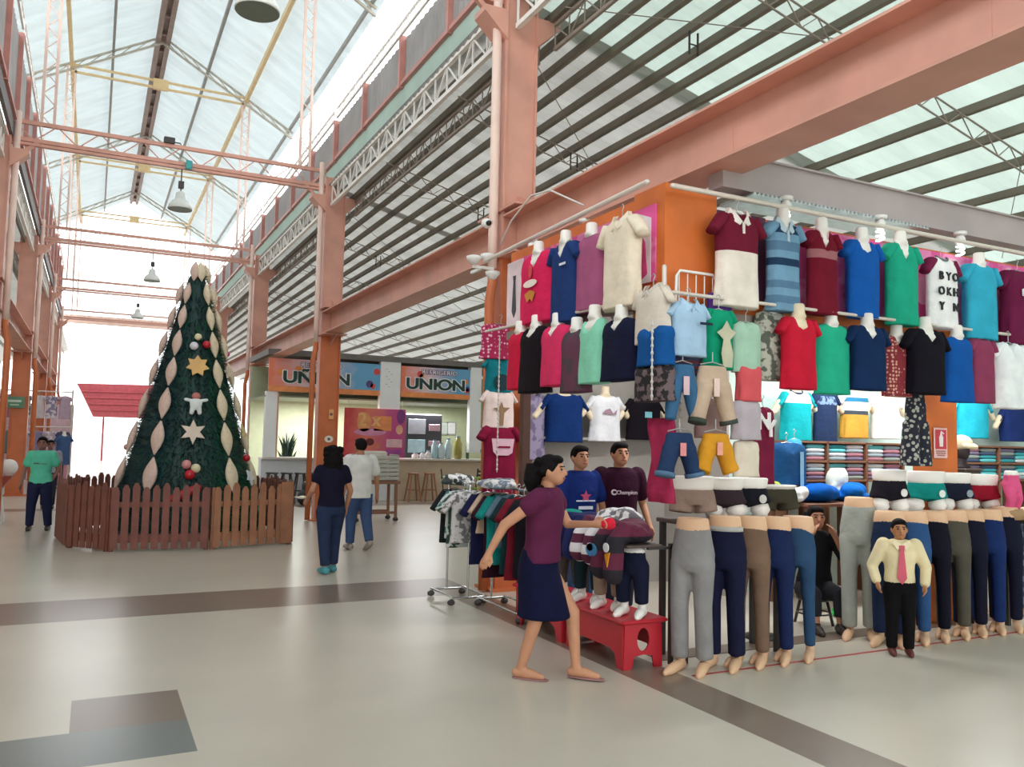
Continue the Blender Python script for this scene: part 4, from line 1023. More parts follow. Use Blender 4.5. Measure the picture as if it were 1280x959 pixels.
drape('black and maroon sport shorts with blue white patch and yellow tip, nearest of the heap', 5.33, (32, 26, 38), 'stripes', (96, 28, 56), 1.3, zz=.912, hang=.2, logos=(('blue_patch', .1, -.06, disc(.075, .05), (70, 130, 180)), ('white_patch', .12, -.04, disc(.045, .03), (230, 236, 240)), ('white_patch', -.1, -.02, disc(.035, .035), (226, 230, 232)), ('yellow_tip', -.12, -.1, [(-.035, .03), (.03, .05), (.0, -.06)], (226, 150, 40))))
drape('maroon and white striped sport shorts behind the black pair', 5.64, (92, 30, 60), 'stripes', (226, 220, 224), 2.2, hang=.1)
drape('navy sport shorts with a pale patch in the middle of the heap', 5.94, (38, 42, 88), hang=.1, logos=(('pale_patch', .05, .0, disc(.05, .04), (220, 220, 226)),))
drape('teal green sport shorts at the far end of the heap', 6.24, (18, 132, 120), hang=.12)
t = heap('sport_shorts', 'white and grey sport shorts lying on top of the heap', 'shorts', 805, 628, 5.5, (226, 222, 224), .24, .07, .2, GD, 'blotch', (110, 106, 112), 1.0)
t.location = (3.74, 5.52, 1.03)

# cords and chains the lower garments hang on
def cord(p, z0, z1, lab):
    mb = MB()
    n = int((z1 - z0) / .05)
    mb.tube([(p[0], p[1], z0), (p[0], p[1], z1)], .006, 6)
    for k in range(n): mb.ell((p[0], p[1], z0 + .05 * (k + .5)), .011, .011, .016, 8, 5)
    tag(mb.build('hanger_chain', M('pale_chain', (206, 200, 196), .4, .05), None, True), lab, 'chain')
p = onX(818, 450, 3.46); cord((3.44, p.y, 0), onX(818, 500, 3.46).z, onX(818, 400, 3.46).z, 'pale hanger chain down the front of the cream, blue and black corner tops')
p = onY(624, 500, 8.06); cord((p.x, 8.08, 0), onY(624, 590, 8.08).z, onY(624, 420, 8.08).z, 'pale hanger chain down the garments on the tall column')
p = onY(932, 500, 4.98); cord((p.x, 5.0, 0), onY(932, 560, 5.0).z, 2.6, 'thin hanger chain behind the mint, coral and lilac blouses')
p = onY(850, 500, 4.86); cord((p.x, 4.86, 0), onY(850, 560, 4.86).z, 2.66, 'thin hanger chain behind the denim jeans and shorts')
p = onY(893, 500, 4.98); cord((p.x, 4.98, 0), onY(893, 560, 4.98).z, 2.66, 'thin hanger chain behind the beige trousers and mustard shorts')
# ================================================================ inside the stall
WOOD = M('brown_shelf_wood', (124, 84, 62), .6, .15, 4)
def shelf(x0, x1, y0, y1, z0, z1, cols, levels, lab):
    t = thing('shelf_unit', lab, 'shelf', (x0, y0, 0)); W = x1 - x0; D = y1 - y0
    for k in range(cols + 1):
        x = W * k / cols; mb = MB(); mb.rbox(x - .015, x + .015, 0, D, 0, z1, .004); mb.build('upright', WOOD, t)
    for k in range(levels + 1):
        z = z0 + (z1 - z0) * k / levels; mb = MB(); mb.rbox(0, W, 0, D, z - .025, z, .004); mb.build('shelf_board', WOOD, t)
    return t
SH0, SH1 = onY(984, 575, 6.95).x, onY(1130, 575, 6.95).x
shelf(SH0, SH1, 6.95, 7.4, 1.3, 1.74, 3, 2, 'brown shelf unit of folded clothes inside the stall, left of the pillar')
shelf(onY(1205, 575, 6.95).x, 12.2, 6.95, 7.4, 1.3, 1.74, 3, 2, 'brown shelf unit inside the stall, right of the orange pillar')
FC = [((150, 168, 176), 'grey blue'), ((60, 150, 160), 'teal'), ((120, 110, 136), 'grey violet'), ((206, 216, 220), 'white'), ((70, 84, 110), 'slate blue'), ((170, 120, 132), 'dusty pink'), ((100, 190, 196), 'pale turquoise'), ((140, 150, 146), 'grey')]
def fold(lab, loc, w, d, h, col, grp):
    mb = MB(); R = []
    n = 18
    for i, (y, s) in enumerate(((0, .9), (.01, 1), (d * .5, 1.0), (d - .01, 1), (d, .9))):
        R.append([(w / 2 * math.copysign(abs(math.cos(2 * PI * j / n)) ** .5, math.cos(2 * PI * j / n)) * s, y, h / 2 + h / 2 * s * math.copysign(abs(math.sin(2 * PI * j / n)) ** .6, math.sin(2 * PI * j / n))) for j in range(n)])
    mb.loft(R); o = mb.build('folded_garment', cloth(col), None, True, loc); tag(o, lab, 'folded clothes', grp); return o
BAYS = ('left', 'middle', 'right')
for si, (x0, x1, nm) in enumerate(((SH0, SH1, 'shelf left of the pillar'), (onY(1205, 575, 6.95).x, 12.2, 'shelf right of the pillar'))):
    for c in range(3):
        bw = (x1 - x0) / 3
        for lv in range(2):
            for st in range(2):
                for k in range(4):
                    col, cn = FC[(c * 5 + lv * 3 + st * 2 + k * 3 + si) % 8]
                    w = bw * .44
                    fold('%s folded garment in the %s bay, %s level, %s' % (cn, BAYS[c], ('lower', 'upper')[lv], nm), (x0 + bw * c + bw * (.27 + .46 * st), 6.97, 1.302 + lv * .22 + k * .046), w, .38, .045, col, 'folded clothes on the ' + nm)
# torsos standing on the shelves and the back wall
GI = 'torsos on the inner shelf'
ARM = M('cream_bust_plastic', (236, 220, 190), .45)
def torso(lab, box, Y, **k):
    return put(lab, box, 1, Y, name='torso_form', cat='mannequin', arms=ARM, bustmat=ARM, group=GI, **k)
torso('torso form in a turquoise tee with white yoke on the shelf', (970, 489, 1020, 551), 7.15, col=(24, 176, 184), neck='crew', trim=(40, 60, 90), bands=[(-.1, .26, 1)], bandmats=[cloth((240, 244, 240))])
torso('torso form in a navy tee with pale print on the shelf', (1012, 490, 1050, 556), 7.15, col=(38, 56, 90), neck='crew', bands=[(.1, .3, 1)], bandmats=[cloth((120, 150, 190), 'blotch', (40, 60, 100), 20)])
torso('torso form in a white striped and mustard top on the shelf', (1046, 488, 1090, 548), 7.15, col=(212, 164, 70), neck='crew', bands=[(-.1, .2, 1), (.2, .3, 2), (.3, .42, 1), (.42, .5, 3)], bandmats=[cloth((240, 244, 244)), cloth((50, 130, 170)), cloth((70, 80, 90))], sleevecol=(240, 244, 244))
torso('torso form in a plain white tee on the shelf', (1084, 492, 1128, 549), 7.15, col=(246, 248, 246), neck='v')
torso('torso form in a bright turquoise tee right of the pillar', (1188, 492, 1240, 548), 7.15, col=(40, 180, 204), neck='crew')
torso('torso form in a dark navy top at the right edge', (1246, 508, 1292, 552), 7.15, col=(32, 52, 110), neck='crew')
t = thing('head_form', 'cream cap on a dark head form beside the orange pillar', 'mannequin', tuple(onY(1202, 585, 6.6)))
mb = MB(); mb.lathe([(.1, 0), (.1, .02), (.06, .06), (.06, .12)], 18); mb.ell((0, 0, .2), .085, .1, .12); mb.build('head', M('dark_form', (44, 34, 36), .6), t, True)
mb = MB(); mb.ell((0, .0, .3), .125, .13, .1); mb.tube([(-.08, -.1, .27), (0, -.19, .25), (.08, -.1, .27)], .03, 10); mb.build('cap', cloth((222, 208, 178)), t, True)
tb = thing('plinth', 'dark plinth carrying the capped head form', 'plinth', (onY(1202, 585, 6.6).x, 6.6, 0))
mb = MB(); zz = onY(1202, 585, 6.6).z; mb.rbox(-.15, .15, -.15, .15, 0, zz - .03, .01); mb.build('column_body', M('dark_board', (84, 70, 64), .6), tb)
mb = MB(); mb.rbox(-.17, .17, -.17, .17, zz - .03, zz - .002, .008); mb.build('top', M('dark_board', (84, 70, 64), .6), tb)
# three torsos on the back wall above the two men
GW = 'torsos on the grey back wall'
put('torso form in a dark blue tee on the grey back wall', (672, 492, 737, 553), 1, 8.2, name='torso_form', cat='mannequin', arms=ARM, bustmat=ARM, group=GW, col=(16, 48, 104), neck='crew')
t = put('torso form in a white tee with faint print on the grey back wall', (730, 494, 782, 552), 1, 8.2, name='torso_form', cat='mannequin', arms=ARM, bustmat=ARM, group=GW, col=(226, 228, 232), neck='crew')
patch(t, 'faint_print', [(-.1, -.02), (-.06, .02), (.0, .04), (.05, -.02), (.1, .03), (.09, -.03)], -.2, .2, cloth((160, 130, 146)))
t = put('torso form in a black tee with pale mark on the grey back wall', (776, 498, 832, 550), 1, 8.2, name='torso_form', cat='mannequin', arms=ARM, bustmat=ARM, group=GW, col=(20, 16, 24), neck='crew')
patch(t, 'pale_mark', rect(.1, .07), -.2, .2, cloth((120, 180, 190)))
put('pale lilac dress hanging on the back wall beside the dark post', (655, 490, 682, 575), 1, 8.25, name='hung_dress', cat='dress', group=GW, col=(150, 140, 168), kind='blotch', col2=(110, 100, 130), scale=8, neck='v', sleeved=False, bust=False)
mb = MB(); mb.box(4.5, 6.3, 8.2, 8.4, 1.7, 1.73); struct('trim_shelf', mb, M('grey_shelf', (150, 146, 142), .6))

# counter with heaps inside, front right
t = thing('display_table', 'inner display table under the blue garments', 'table', (6.6, 6.32, 0))
mb = MB(); mb.rbox(0, 1.9, 0, .6, 1.05, 1.085, .006); mb.build('tabletop', WOOD, t)
for a in (.05, 1.85):
    for c in (.05, .55): mb = MB(); mb.bar((a, c, 0), (a, c, 1.05), .05, .05); mb.build('leg', WOOD, t)
HG = 'bundled garments on the inner display table'
heap('bundled_garment', 'bright blue bundled jacket on the inner table', 'clothes', 1022, 625, 6.56, (16, 96, 190), .32, .12, .2, HG, z=1.086)
heap('bundled_garment', 'blue bundled jacket at the right end of the inner table', 'clothes', 1062, 625, 6.6, (20, 110, 204), .3, .12, .2, HG, z=1.086)
heap('bundled_garment', 'white bundled cap shape in front of the blue jacket', 'clothes', 990, 622, 6.5, (232, 240, 240), .16, .1, .15, HG, z=1.086)
heap('bundled_garment', 'pale cream bundled garment between the blue jackets', 'clothes', 1046, 606, 6.76, (226, 236, 220), .14, .2, .12, HG, z=1.086)
t = put('blue jacket with pale zip edge hanging left of the shelf', (960, 553, 1006, 606), 1, 6.7, name='hung_jacket', cat='jacket', col=(26, 74, 120), neck='v', sleeved=False, bust=False)
patch(t, 'pale_zip', rect(.05, .4), -.3, .2, cloth((140, 190, 216)), .12)
put('light blue tee folded over the shelf edge', (984, 548, 1002, 590), 1, 6.85, col=(72, 160, 206), neck='crew', sleeved=False, bust=False)
t = thing('neck_pillow', 'lime green neck pillow behind the black shorts form', 'pillow', tuple(onY(953, 608, 5.6)))
mb = MB(); mb.tube([(.13 * math.cos(a), .1 * math.sin(a), 0) for a in [PI * (.15 + 1.7 * k / 12) - PI * 1.3 for k in range(13)]], .045, 12); mb.build('pillow_body', cloth((196, 220, 90)), t, True)
tt = thing('display_stand', 'slim dark stand under the lime green neck pillow', 'stand', (onY(953, 608, 5.6).x, 5.6, 0)); zz = onY(953, 608, 5.6).z
mb = MB(); mb.lathe([(.16, 0), (.16, .02), (.02, .04), (.02, zz - .06), (.14, zz - .05), (.14, zz - .045)], 18); mb.build('stand_body', DARKST, tt, True)

# seated woman at the back of the gap
def seat_stool(loc, h, lab, mat, r=.15):
    t = thing('stool', lab, 'stool', loc)
    mb = MB(); mb.lathe([(r, h - .03), (r + .01, h - .015), (r, h)], 22); mb.build('seat', mat, t, True)
    for a in range(4):
        mb = MB(); c, s = math.cos(a * PI / 2 + .6), math.sin(a * PI / 2 + .6); mb.tube([(c * r * .8, s * r * .8, h - .03), (c * r * 1.15, s * r * 1.15, 0)], .014, 8, round_ends=False); mb.build('leg', mat, t, True)
    mb = MB(); mb.tube([(r * 1.0 * math.cos(k * PI / 8), r * 1.0 * math.sin(k * PI / 8), h * .42) for k in range(17)], .008, 6); mb.build('foot_ring', mat, t, True)
    return t
pp = onY(1027, 700, 5.75)
seat_stool((pp.x + .0, 5.85, 0), .26, 'low dark stool under the seated woman inside the stall', DARKST)
Hh = 1.55
J = {}
for s, k in ((1, 'a'), (-1, 'b')):
    J['sh' + k] = (s * .1, -.04, .81); J['el' + k] = (s * .15, -.13, .69); J['wr' + k] = (s * .075, -.15, .83)
    J['hip' + k] = (s * .055, 0, .5); J['kn' + k] = (s * .075, -.24, .5); J['an' + k] = (s * .07, -.26, .33 + .0)
t, P, hc, off = person('woman with dark hair seated low inside the stall, hands raised to her face', (pp.x + .0, 5.85, .27 - .46 * Hh), -.5, Hh, J, female=True, lean=.05)
shirt(t, P, Hh, off, (24, 24, 28), .48, .75, female=True); trousers(t, P, Hh, (40, 40, 46), .3); hair(t, hc, Hh, 1.0, .08)
shoes(t, P, Hh, M('dark_shoe', (50, 40, 36), .5))
t['category'] = 'person'
heap('plastic_bag', 'green plastic bag on the floor behind the boy mannequin', 'bag', 1050, 748, 6.0, (60, 190, 90), .1, .05, .1, z=.003)
heap('paper_bundle', 'grey white paper bundle on the floor by the seated woman', 'bundle', 1026, 742, 6.3, (186, 190, 184), .1, .16, .1, z=.003)

# the boy mannequin in front of the second row
p = onZ(1080, 806)
Hc = 1.08
J = {}
for s, k in ((1, 'a'), (-1, 'b')):
    J['el' + k] = (s * .19, .02, .65); J['wr' + k] = (s * .16, -.07, .53) if s > 0 else (s * .17, -.06, .54)
t, P, hc, off = person('boy mannequin in cream shirt, pink tie and black trousers before the jeans', (p.x, 4.72, 0), -.7, Hc, J, skin=M('tan_mannequin', (176, 122, 84), .5), cat='mannequin', name='boy_mannequin', headk=1.12, voxel=.006)
shirt(t, P, Hc, off, (226, 212, 172), .53, 1.85, slack=.017); trousers(t, P, Hc, (16, 14, 16), .0, .014); shoes(t, P, Hc, M('brown_shoe', (96, 44, 40), .5)); hair(t, hc, Hc, 1.12)
mb = MB(); yy = -.09 * Hc
mb.prism([(-.022, .0), (.022, .0), (.016, -.04), (.036, -.26), (.0, -.31), (-.036, -.26), (-.016, -.04)], .008, (0, -.1, .82 * Hc)); mb.build('tie', cloth((206, 96, 116)), t)
mb = MB()
for s in (-1, 1): mb.prism([(0, 0), (s * .06, .035), (s * .065, .0), (s * .03, -.05)], .01, (0, -.094, .83 * Hc))
mb.build('collar', cloth((236, 224, 190)), sub(t, 'shirt'))

# ================================================================ clothes racks on the stall's nave side
CHROME = M('chrome_tube', (210, 212, 212), .2, .03, 4, 0, .8)
def rack(x, y0, y1, h, lab, w=.36):
    t = thing('clothes_rack', lab, 'rack', (x, y0, 0)); L = y1 - y0
    for y in (0, L):
        mb = MB(); mb.tube([(-w / 2, y, .07), (w / 2, y, .07)], .014, 8); mb.tube([(0, y, .07), (0, y, h)], .013, 8); mb.build('end_frame', CHROME, t, True)
        for s in (-1, 1):
            mb = MB(); mb.tube([(s * w / 2 - .012, y, .03), (s * w / 2 + .012, y, .03)], .028, 12); mb.build('caster', DARKST, t, True)
    mb = MB(); mb.tube([(0, 0, h), (0, L, h)], .014, 8); mb.build('top_rail', CHROME, t, True)
    for s in (-1, 1): mb = MB(); mb.tube([(s * w / 2, 0, .085), (s * w / 2, L, .085)], .011, 8); mb.build('base_rail', CHROME, t, True)
rack(3.5, 7.88, 8.44, 1.2, 'short chrome clothes rack with a white floral top at its end')
rack(3.72, 6.86, 7.78, 1.2, 'longer chrome clothes rack behind the walking woman', .3)
GR = 'garments on the chrome racks'
rk = [('white and grey floral top at the free end of the chrome rack', 3.46, 7.86, (206, 200, 200), 'blotch', (120, 120, 120), .52), ('dark green leaf print top on the chrome rack', 3.48, 7.98, (40, 70, 60), 'blotch', (200, 205, 200), .58), ('white top with teal blotches on the chrome rack', 3.5, 8.1, (200, 206, 204), 'blotch', (50, 110, 110), .5), ('black leafy top deepest on the short rack', 3.5, 8.24, (30, 36, 36), 'plain', (0, 0, 0), .56),
      ('navy top first on the longer rack', 3.62, 7.72, (28, 30, 66), 'plain', (0, 0, 0), .72), ('beige sleeved top on the longer rack', 3.64, 7.6, (196, 168, 146), 'plain', (0, 0, 0), .4), ('dark maroon long top on the longer rack', 3.66, 7.5, (50, 22, 36), 'plain', (0, 0, 0), .82), ('teal long top on the longer rack', 3.64, 7.38, (24, 130, 126), 'plain', (0, 0, 0), .68),
      ('grey blue top on the longer rack', 3.68, 7.28, (92, 116, 132), 'plain', (0, 0, 0), .5), ('dark green black top on the longer rack', 3.7, 7.17, (24, 48, 52), 'plain', (0, 0, 0), .74), ('dark red top on the longer rack', 3.7, 7.06, (112, 24, 40), 'plain', (0, 0, 0), .78), ('black top last on the longer rack', 3.72, 6.94, (24, 22, 30), 'plain', (0, 0, 0), .74)]
for lab, x, y, c, kd, c2, h in rk:
    garment('hung_shirt', lab, 'shirt', (x, y, 1.15), .12, .38, h, .09, c, neck='crew', sleeve=.2, kind=kd, col2=c2, scale=15, bust=False, group=GR)
heap('cloth_pile', 'black and white printed clothes heaped on the short rack', 'clothes', 572, 634, 8.2, (60, 70, 70), .22, .07, .2, GR, 'blotch', (225, 225, 225), 1.19)
heap('cloth_pile', 'grey blue clothes lying over the longer rack', 'clothes', 622, 640, 7.4, (110, 124, 140), .2, .06, .3, GR, 'blotch', (210, 205, 205), 1.19)

# ================================================================ people
# woman walking in front of the stall
H = 1.56
a = onZ(655, 846); b_ = onZ(735, 852)
J = dict(hipa=(.05, 0, .5), kna=(.05, -.15, .29), ana=(.05, -.17, .05), tya=(0, -1, 0), hipb=(-.05, 0, .5), knb=(-.05, -.01, .275), anb=(-.05, .06, .045),
         ela=(.14, -.07, .68), wra=(.1, -.2, .69), elb=(-.155, .14, .69), wrb=(-.175, .19, .575))
t, P, hc, off = person('woman in plum top and navy skirt walking past the red stools', (a.x + .08, a.y - .04, 0), .75, H, J, female=True, lean=.05, skin=M('light_brown_skin', (196, 140, 108), .55, .08, 9))
shirt(t, P, H, off, (92, 36, 68), .52, .28, slack=.02, female=True, name='top'); hair(t, hc, H, 1.02, .1, 10)
mb = MB(); mb.rings([(.0, -.03 * H, .27 * H, .115 * H, .125 * H), (.0, -.02 * H, .36 * H, .118 * H, .11 * H), (0, 0, .48 * H, .122 * H, .092 * H), (0, 0, .54 * H, .112 * H, .082 * H), (0, 0, .58 * H, .1 * H, .072 * H)], 30); link('skirt', fused(mb, .012, 4), cloth((18, 20, 52)), t, True)
for k in 'ab':
    an = P['an' + k]; ty = P['ty' + k].normalized(); mb = MB(); q = an - V((0, 0, .042 * H)) + ty * .035 * H
    mb.tube([q - ty * .055 * H, q, q + ty * .075 * H], [.022 * H, .028 * H, .024 * H], 12); me = fused(mb, .007, 2)
    mz = [v.co for v in me.vertices]
    for v in me.vertices: v.co.z = q.z + (v.co.z - q.z) * .25
    link('sandal', me, M('pinkish_sandal', (150, 110, 110), .5), t, True)
t2 = heap('red_cloth', 'small red cloth item carried in the front hand of the walking woman', 'cloth', 722, 626, 5.0, (214, 40, 62), .07, .05, .06)
w_ = t.matrix_basis @ (P['wra'] + V((0, -.1 * H, .0)))
t2.location = (w_.x, w_.y, w_.z - .03)

# woman in dark tee, seen from behind
H = 1.56; p = onZ(411, 717)
J = dict(hipa=(.052, 0, .5), kna=(.056, .02, .28), ana=(.05, .05, .05), hipb=(-.052, 0, .5), knb=(-.056, -.05, .29), anb=(-.055, -.06, .045),
         elb=(-.15, .02, .645), wrb=(-.135, -.03, .5), ela=(.16, .0, .65), wra=(.165, -.1, .575), tya=(.1, -1, 0), tyb=(-.1, -1, 0))
t, P, hc, off = person('woman in dark navy tee and blue jeans walking away, holding a white plate', (p.x, p.y, 0), PI + .1, H, J, female=True)
shirt(t, P, H, off, (26, 24, 44), .5, .42, female=True, slack=.016); trousers(t, P, H, (42, 54, 82), .08, .013); shoes(t, P, H, M('teal_shoe', (70, 150, 160), .5)); hair(t, hc, H, 1.08, .12, 46)
w_ = t.matrix_basis @ (P['wra'] + V((0, -.07 * H, .0)))
q = thing('plate', 'white plate carried in the hand of the woman in dark tee', 'plate', (w_.x - .02, w_.y, w_.z + .005))
mb = MB(); mb.lathe([(.05, 0), (.06, .004), (.1, .018), (.105, .022), (.1, .021), (.06, .008), (.01, .006)], 22); mb.build('dish', WHITEPL, q, True)
mb = MB(); mb.ell((0, 0, .02), .05, .05, .018, 14, 8); mb.build('food', M('pale_food', (236, 220, 190), .7), q, True)

# man in white tee, seen from behind
H = 1.66; p = onZ(447, 688)
J = dict(hipa=(.055, 0, .5), kna=(.058, -.04, .285), ana=(.056, -.05, .05), hipb=(-.055, 0, .5), knb=(-.06, .03, .285), anb=(-.056, .12, .08), tyb=(0, -1, -.5), elb=(-.17, .0, .645), wrb=(-.185, -.02, .5))
t, P, hc, off = person('man in white tee and blue jeans walking away towards the food kiosk', (p.x, p.y, 0), PI + .15, H, J)
shirt(t, P, H, off, (226, 224, 220), .47, .62, slack=.022, hemk=1.12); trousers(t, P, H, (64, 84, 122), .06, .014); shoes(t, P, H, M('grey_shoe', (150, 140, 134), .5)); hair(t, hc, H, 1.03)

# woman in mint shirt at the far left
H = 1.58; p = onZ(47, 663)
J = dict(kna=(.075, -.01, .28), ana=(.095, .0, .045), knb=(-.075, -.01, .28), anb=(-.085, .01, .045), ela=(.16, .04, .65), wra=(.1, .02, .53), elb=(-.165, .02, .645), wrb=(-.18, -.03, .5))
t, P, hc, off = person('woman in mint green blouse and navy trousers standing at the far left', (p.x, p.y, 0), -.1, H, J, female=True, skin=M('dark_brown_skin', (140, 96, 84), .6, .08, 9))
shirt(t, P, H, off, (92, 190, 160), .5, .55, female=True, slack=.018, name='blouse'); trousers(t, P, H, (34, 38, 66), .03, .014); shoes(t, P, H, M('dark_shoe', (50, 40, 36), .5)); hair(t, hc, H, 1.02, .02)
mb = MB(); mb.prism(rect(.08, .02), .006, (-.06, -.128, .72 * H)); mb.prism(rect(.14, .008), .006, (.03, -.128, .715 * H)); mb.build('pocket_edge', M('dark_print', (70, 70, 80), .6), sub(t, 'blouse'))
H = 1.5; p = onY(63, 565, 21)
t, P, hc, off = person('person in grey top half hidden behind the woman in mint', (p.x, 21, 0), .1, H, {}, skin=M('dark_brown_skin', (140, 96, 84), .6, .08, 9))
shirt(t, P, H, off, (150, 150, 160), .48, .6); trousers(t, P, H, (50, 52, 66), .05); shoes(t, P, H, M('dark_shoe', (50, 40, 36), .5)); hair(t, hc, H)

# two men inside the stall behind the heap
H = 1.63; p = onY(724, 592, 6.9)
t, P, hc, off = person('man in navy tee with a red star print inside the stall', (p.x, 6.9, 0), -.05, H, dict(elb=(-.15, -.02, .645), ela=(.15, -.02, .645)), skin=M('light_brown_skin', (196, 140, 108), .55, .08, 9))
shirt(t, P, H, off, (22, 44, 112), .47, .6, slack=.02); trousers(t, P, H, (60, 96, 140), .05); shoes(t, P, H, M('dark_shoe', (50, 40, 36), .5)); hair(t, hc, H, 1.0)
mb = MB(); mb.prism([(.06 * math.sin(k * PI / 5) * (1 if k % 2 == 0 else .45), .06 * math.cos(k * PI / 5) * (1 if k % 2 == 0 else .45)) for k in range(10)], .008, (0, -.138, .71 * H)); mb.build('red_star_print', cloth((196, 80, 120)), sub(t, 'shirt'))
mb = MB(); mb.prism(rect(.15, .03), .008, (0, -.138, .645 * H)); mb.prism(rect(.2, .012), .008, (0, -.138, .685 * H)); mb.build('white_print', cloth((220, 226, 240)), sub(t, 'shirt'))
H = 1.67; p = onY(774, 590, 6.85)
t, P, hc, off = person('man in dark maroon tee with a white chest wordmark inside the stall', (p.x, 6.85, 0), -.2, H, dict(elb=(-.16, .0, .645), ela=(.16, .02, .645), wra=(.17, -.06, .52)), skin=M('light_brown_skin', (196, 140, 108), .55, .08, 9))
shirt(t, P, H, off, (50, 16, 38), .47, .62, slack=.022); trousers(t, P, H, (40, 42, 60), .05); shoes(t, P, H, M('dark_shoe', (50, 40, 36), .5)); hair(t, hc, H, 1.0)
text('chest_wordmark', 'Champion', .052, cloth((226, 210, 220)), sub(t, 'shirt'), (.02, -.15, .715 * H), ext=.008); text('chest_wordmark', 'C', .07, cloth((226, 210, 220)), sub(t, 'shirt'), (-.115, -.146, .715 * H), ext=.008, off=.003)
# ================================================================ the food kiosk
KY = 22.1
kx = lambda x, y=520: onY(x, y, KY).x
kz = lambda x, y: onY(x, y, KY).z
GREENW = M('pale_green_wall', (196, 204, 170), .7, .06)
mb = MB(); mb.box(4.0, 13, 24.6, 24.7, 0, 3.7); struct('wall_kiosk', mb, GREENW)
mb = MB(); mb.box(13.05, 13.15, KY, 24.6, 0, 3.7); struct('wall_kiosk_side', mb, GREENW)
for lx in (5.6, 8.8):  # unseen area lights added under the soffit to brighten the kiosk inside
    ld = bpy.data.lights.new('kiosk_fill', 'AREA'); ld.energy = 90; ld.shape = 'RECTANGLE'; ld.size = 1.4; ld.size_y = .2; lo = bpy.data.objects.new('kiosk_fill', ld); COL.objects.link(lo); lo.location = (lx, 23.2, 2.68)
mb = MB(); mb.box(3.95, 13, KY - .25, 24.7, 3.8, 3.95); struct('beam_kiosk', mb, M('grey_eave', (120, 116, 112), .6))
mb = MB(); mb.box(3.95, 13, KY - .02, 24.7, 2.72, 2.76); struct('trim_kiosk_soffit', mb, M('grey_green_soffit', (150, 158, 140), .6))
t = thing('kiosk_counter', 'long white food counter under the refrigerio signs', 'counter', (3.9, KY - .1, 0))
mb = MB(); mb.rbox(0, 9.1, -.12, .5, 1.1, 1.16, .01); mb.build('countertop', M('pale_grey_stone', (212, 204, 196), .3, .1, 4), t)
mb = MB(); mb.rbox(0, 3.6, .04, .42, 0, 1.1, .01); mb.build('white_front', M('white_tile', (226, 230, 236), .4, .04), t)
mb = MB(); mb.rbox(3.6, 9.1, .04, .42, 0, 1.1, .01); mb.build('beige_front', M('beige_tile', (206, 186, 162), .5, .06), t)
def fade(name, c0, c1, c2):
    m = M(name, c0, .5, .0); nt = m.node_tree; b = nt.nodes['Principled BSDF']
    tc = nt.nodes['Texture Coordinate']; sp = nt.nodes.new('ShaderNodeSeparateXYZ'); r = nt.nodes.new('ShaderNodeValToRGB'); n = nt.nodes.new('ShaderNodeTexNoise'); n.inputs['Scale'].default_value = 3.5
    a = nt.nodes.new('ShaderNodeMath'); a.operation = 'MULTIPLY_ADD'; a.inputs[1].default_value = .35
    nt.links.new(tc.outputs['Generated'], sp.inputs[0]); nt.links.new(tc.outputs['Object'], n.inputs['Vector'])
    nt.links.new(n.outputs['Fac'], a.inputs[0]); nt.links.new(sp.outputs['X'], a.inputs[2])
    e = r.color_ramp.elements; e[0].position = .2; e[0].color = lin(c0) + [1]; e[1].position = .95; e[1].color = lin(c2) + [1]; q = r.color_ramp.elements.new(.55); q.color = lin(c1) + [1]
    nt.links.new(a.outputs[0], r.inputs[0]); nt.links.new(r.outputs[0], b.inputs['Base Color']); return m
GRN = M('dark_green_letter', (28, 66, 60), .5); WHT = M('white_letter', (246, 244, 246), .5)
def sign(x0, x1, main, lab, mx):
    a, c = kx(x0), kx(x1); W = c - a
    t = thing('sign_board', lab, 'sign', (a, KY - .2, 2.86)); Hs = .86
    mb = MB(); mb.rbox(0, W, 0, .05, .14, Hs, .006); mb.build('panel', fade('sign_print', (238, 130, 100), (238, 206, 214), (110, 176, 220)), t)
    mb = MB(); mb.rbox(0, W, -.005, .055, 0, .14, .006); mb.build('orange_band', M('sign_orange', (238, 150, 90), .5), t)
    for nm, m_, y, of, ex in (('letter_outline', WHT, -.006, .028, .004), ('letters', GRN, -.014, .006, .005)):
        text(nm, main, .42, m_, t, (mx * W, y, .37), ext=ex, off=of + .008).scale = (1.28, 1, 1)
    for nm, m_, y, of, ex in (('small_letter_outline', M('purple_letter', (110, 70, 130), .5), -.006, .014, .004), ('small_letters', WHT, -.014, .0, .005)):
        text(nm, 'REFRIGERIO', .17, m_, t, (mx * W + .1, y, .72), ext=ex, off=of).scale = (1.2, 1, 1)
    rn = random.Random(int(x0))
    for k in range(6):
        mb = MB(); r = rn.uniform(.06, .11); x = rn.choice((rn.uniform(.1, .3), rn.uniform(.88, .97))) * W
        mb.prism([(x + r * math.cos(2 * PI * i / 12), rn.uniform(-.005, .005) + .25 + .5 * ((k * 37) % 10) / 10 + r * math.sin(2 * PI * i / 12)) for i in range(12)], .004, (0, -.004, 0))
        mb.build('fruit_print', M('fruit_print', ((226, 80, 76), (240, 150, 70), (224, 120, 170), (90, 70, 130))[k % 4], .5), t)
    return t
sign(332, 471, 'UÑION', 'left printed kiosk sign reading refrigerio, half hidden by the orange column', .42)
sign(497, 583, 'UNION', 'right printed kiosk sign reading refrigerio union in dark green letters', .5)
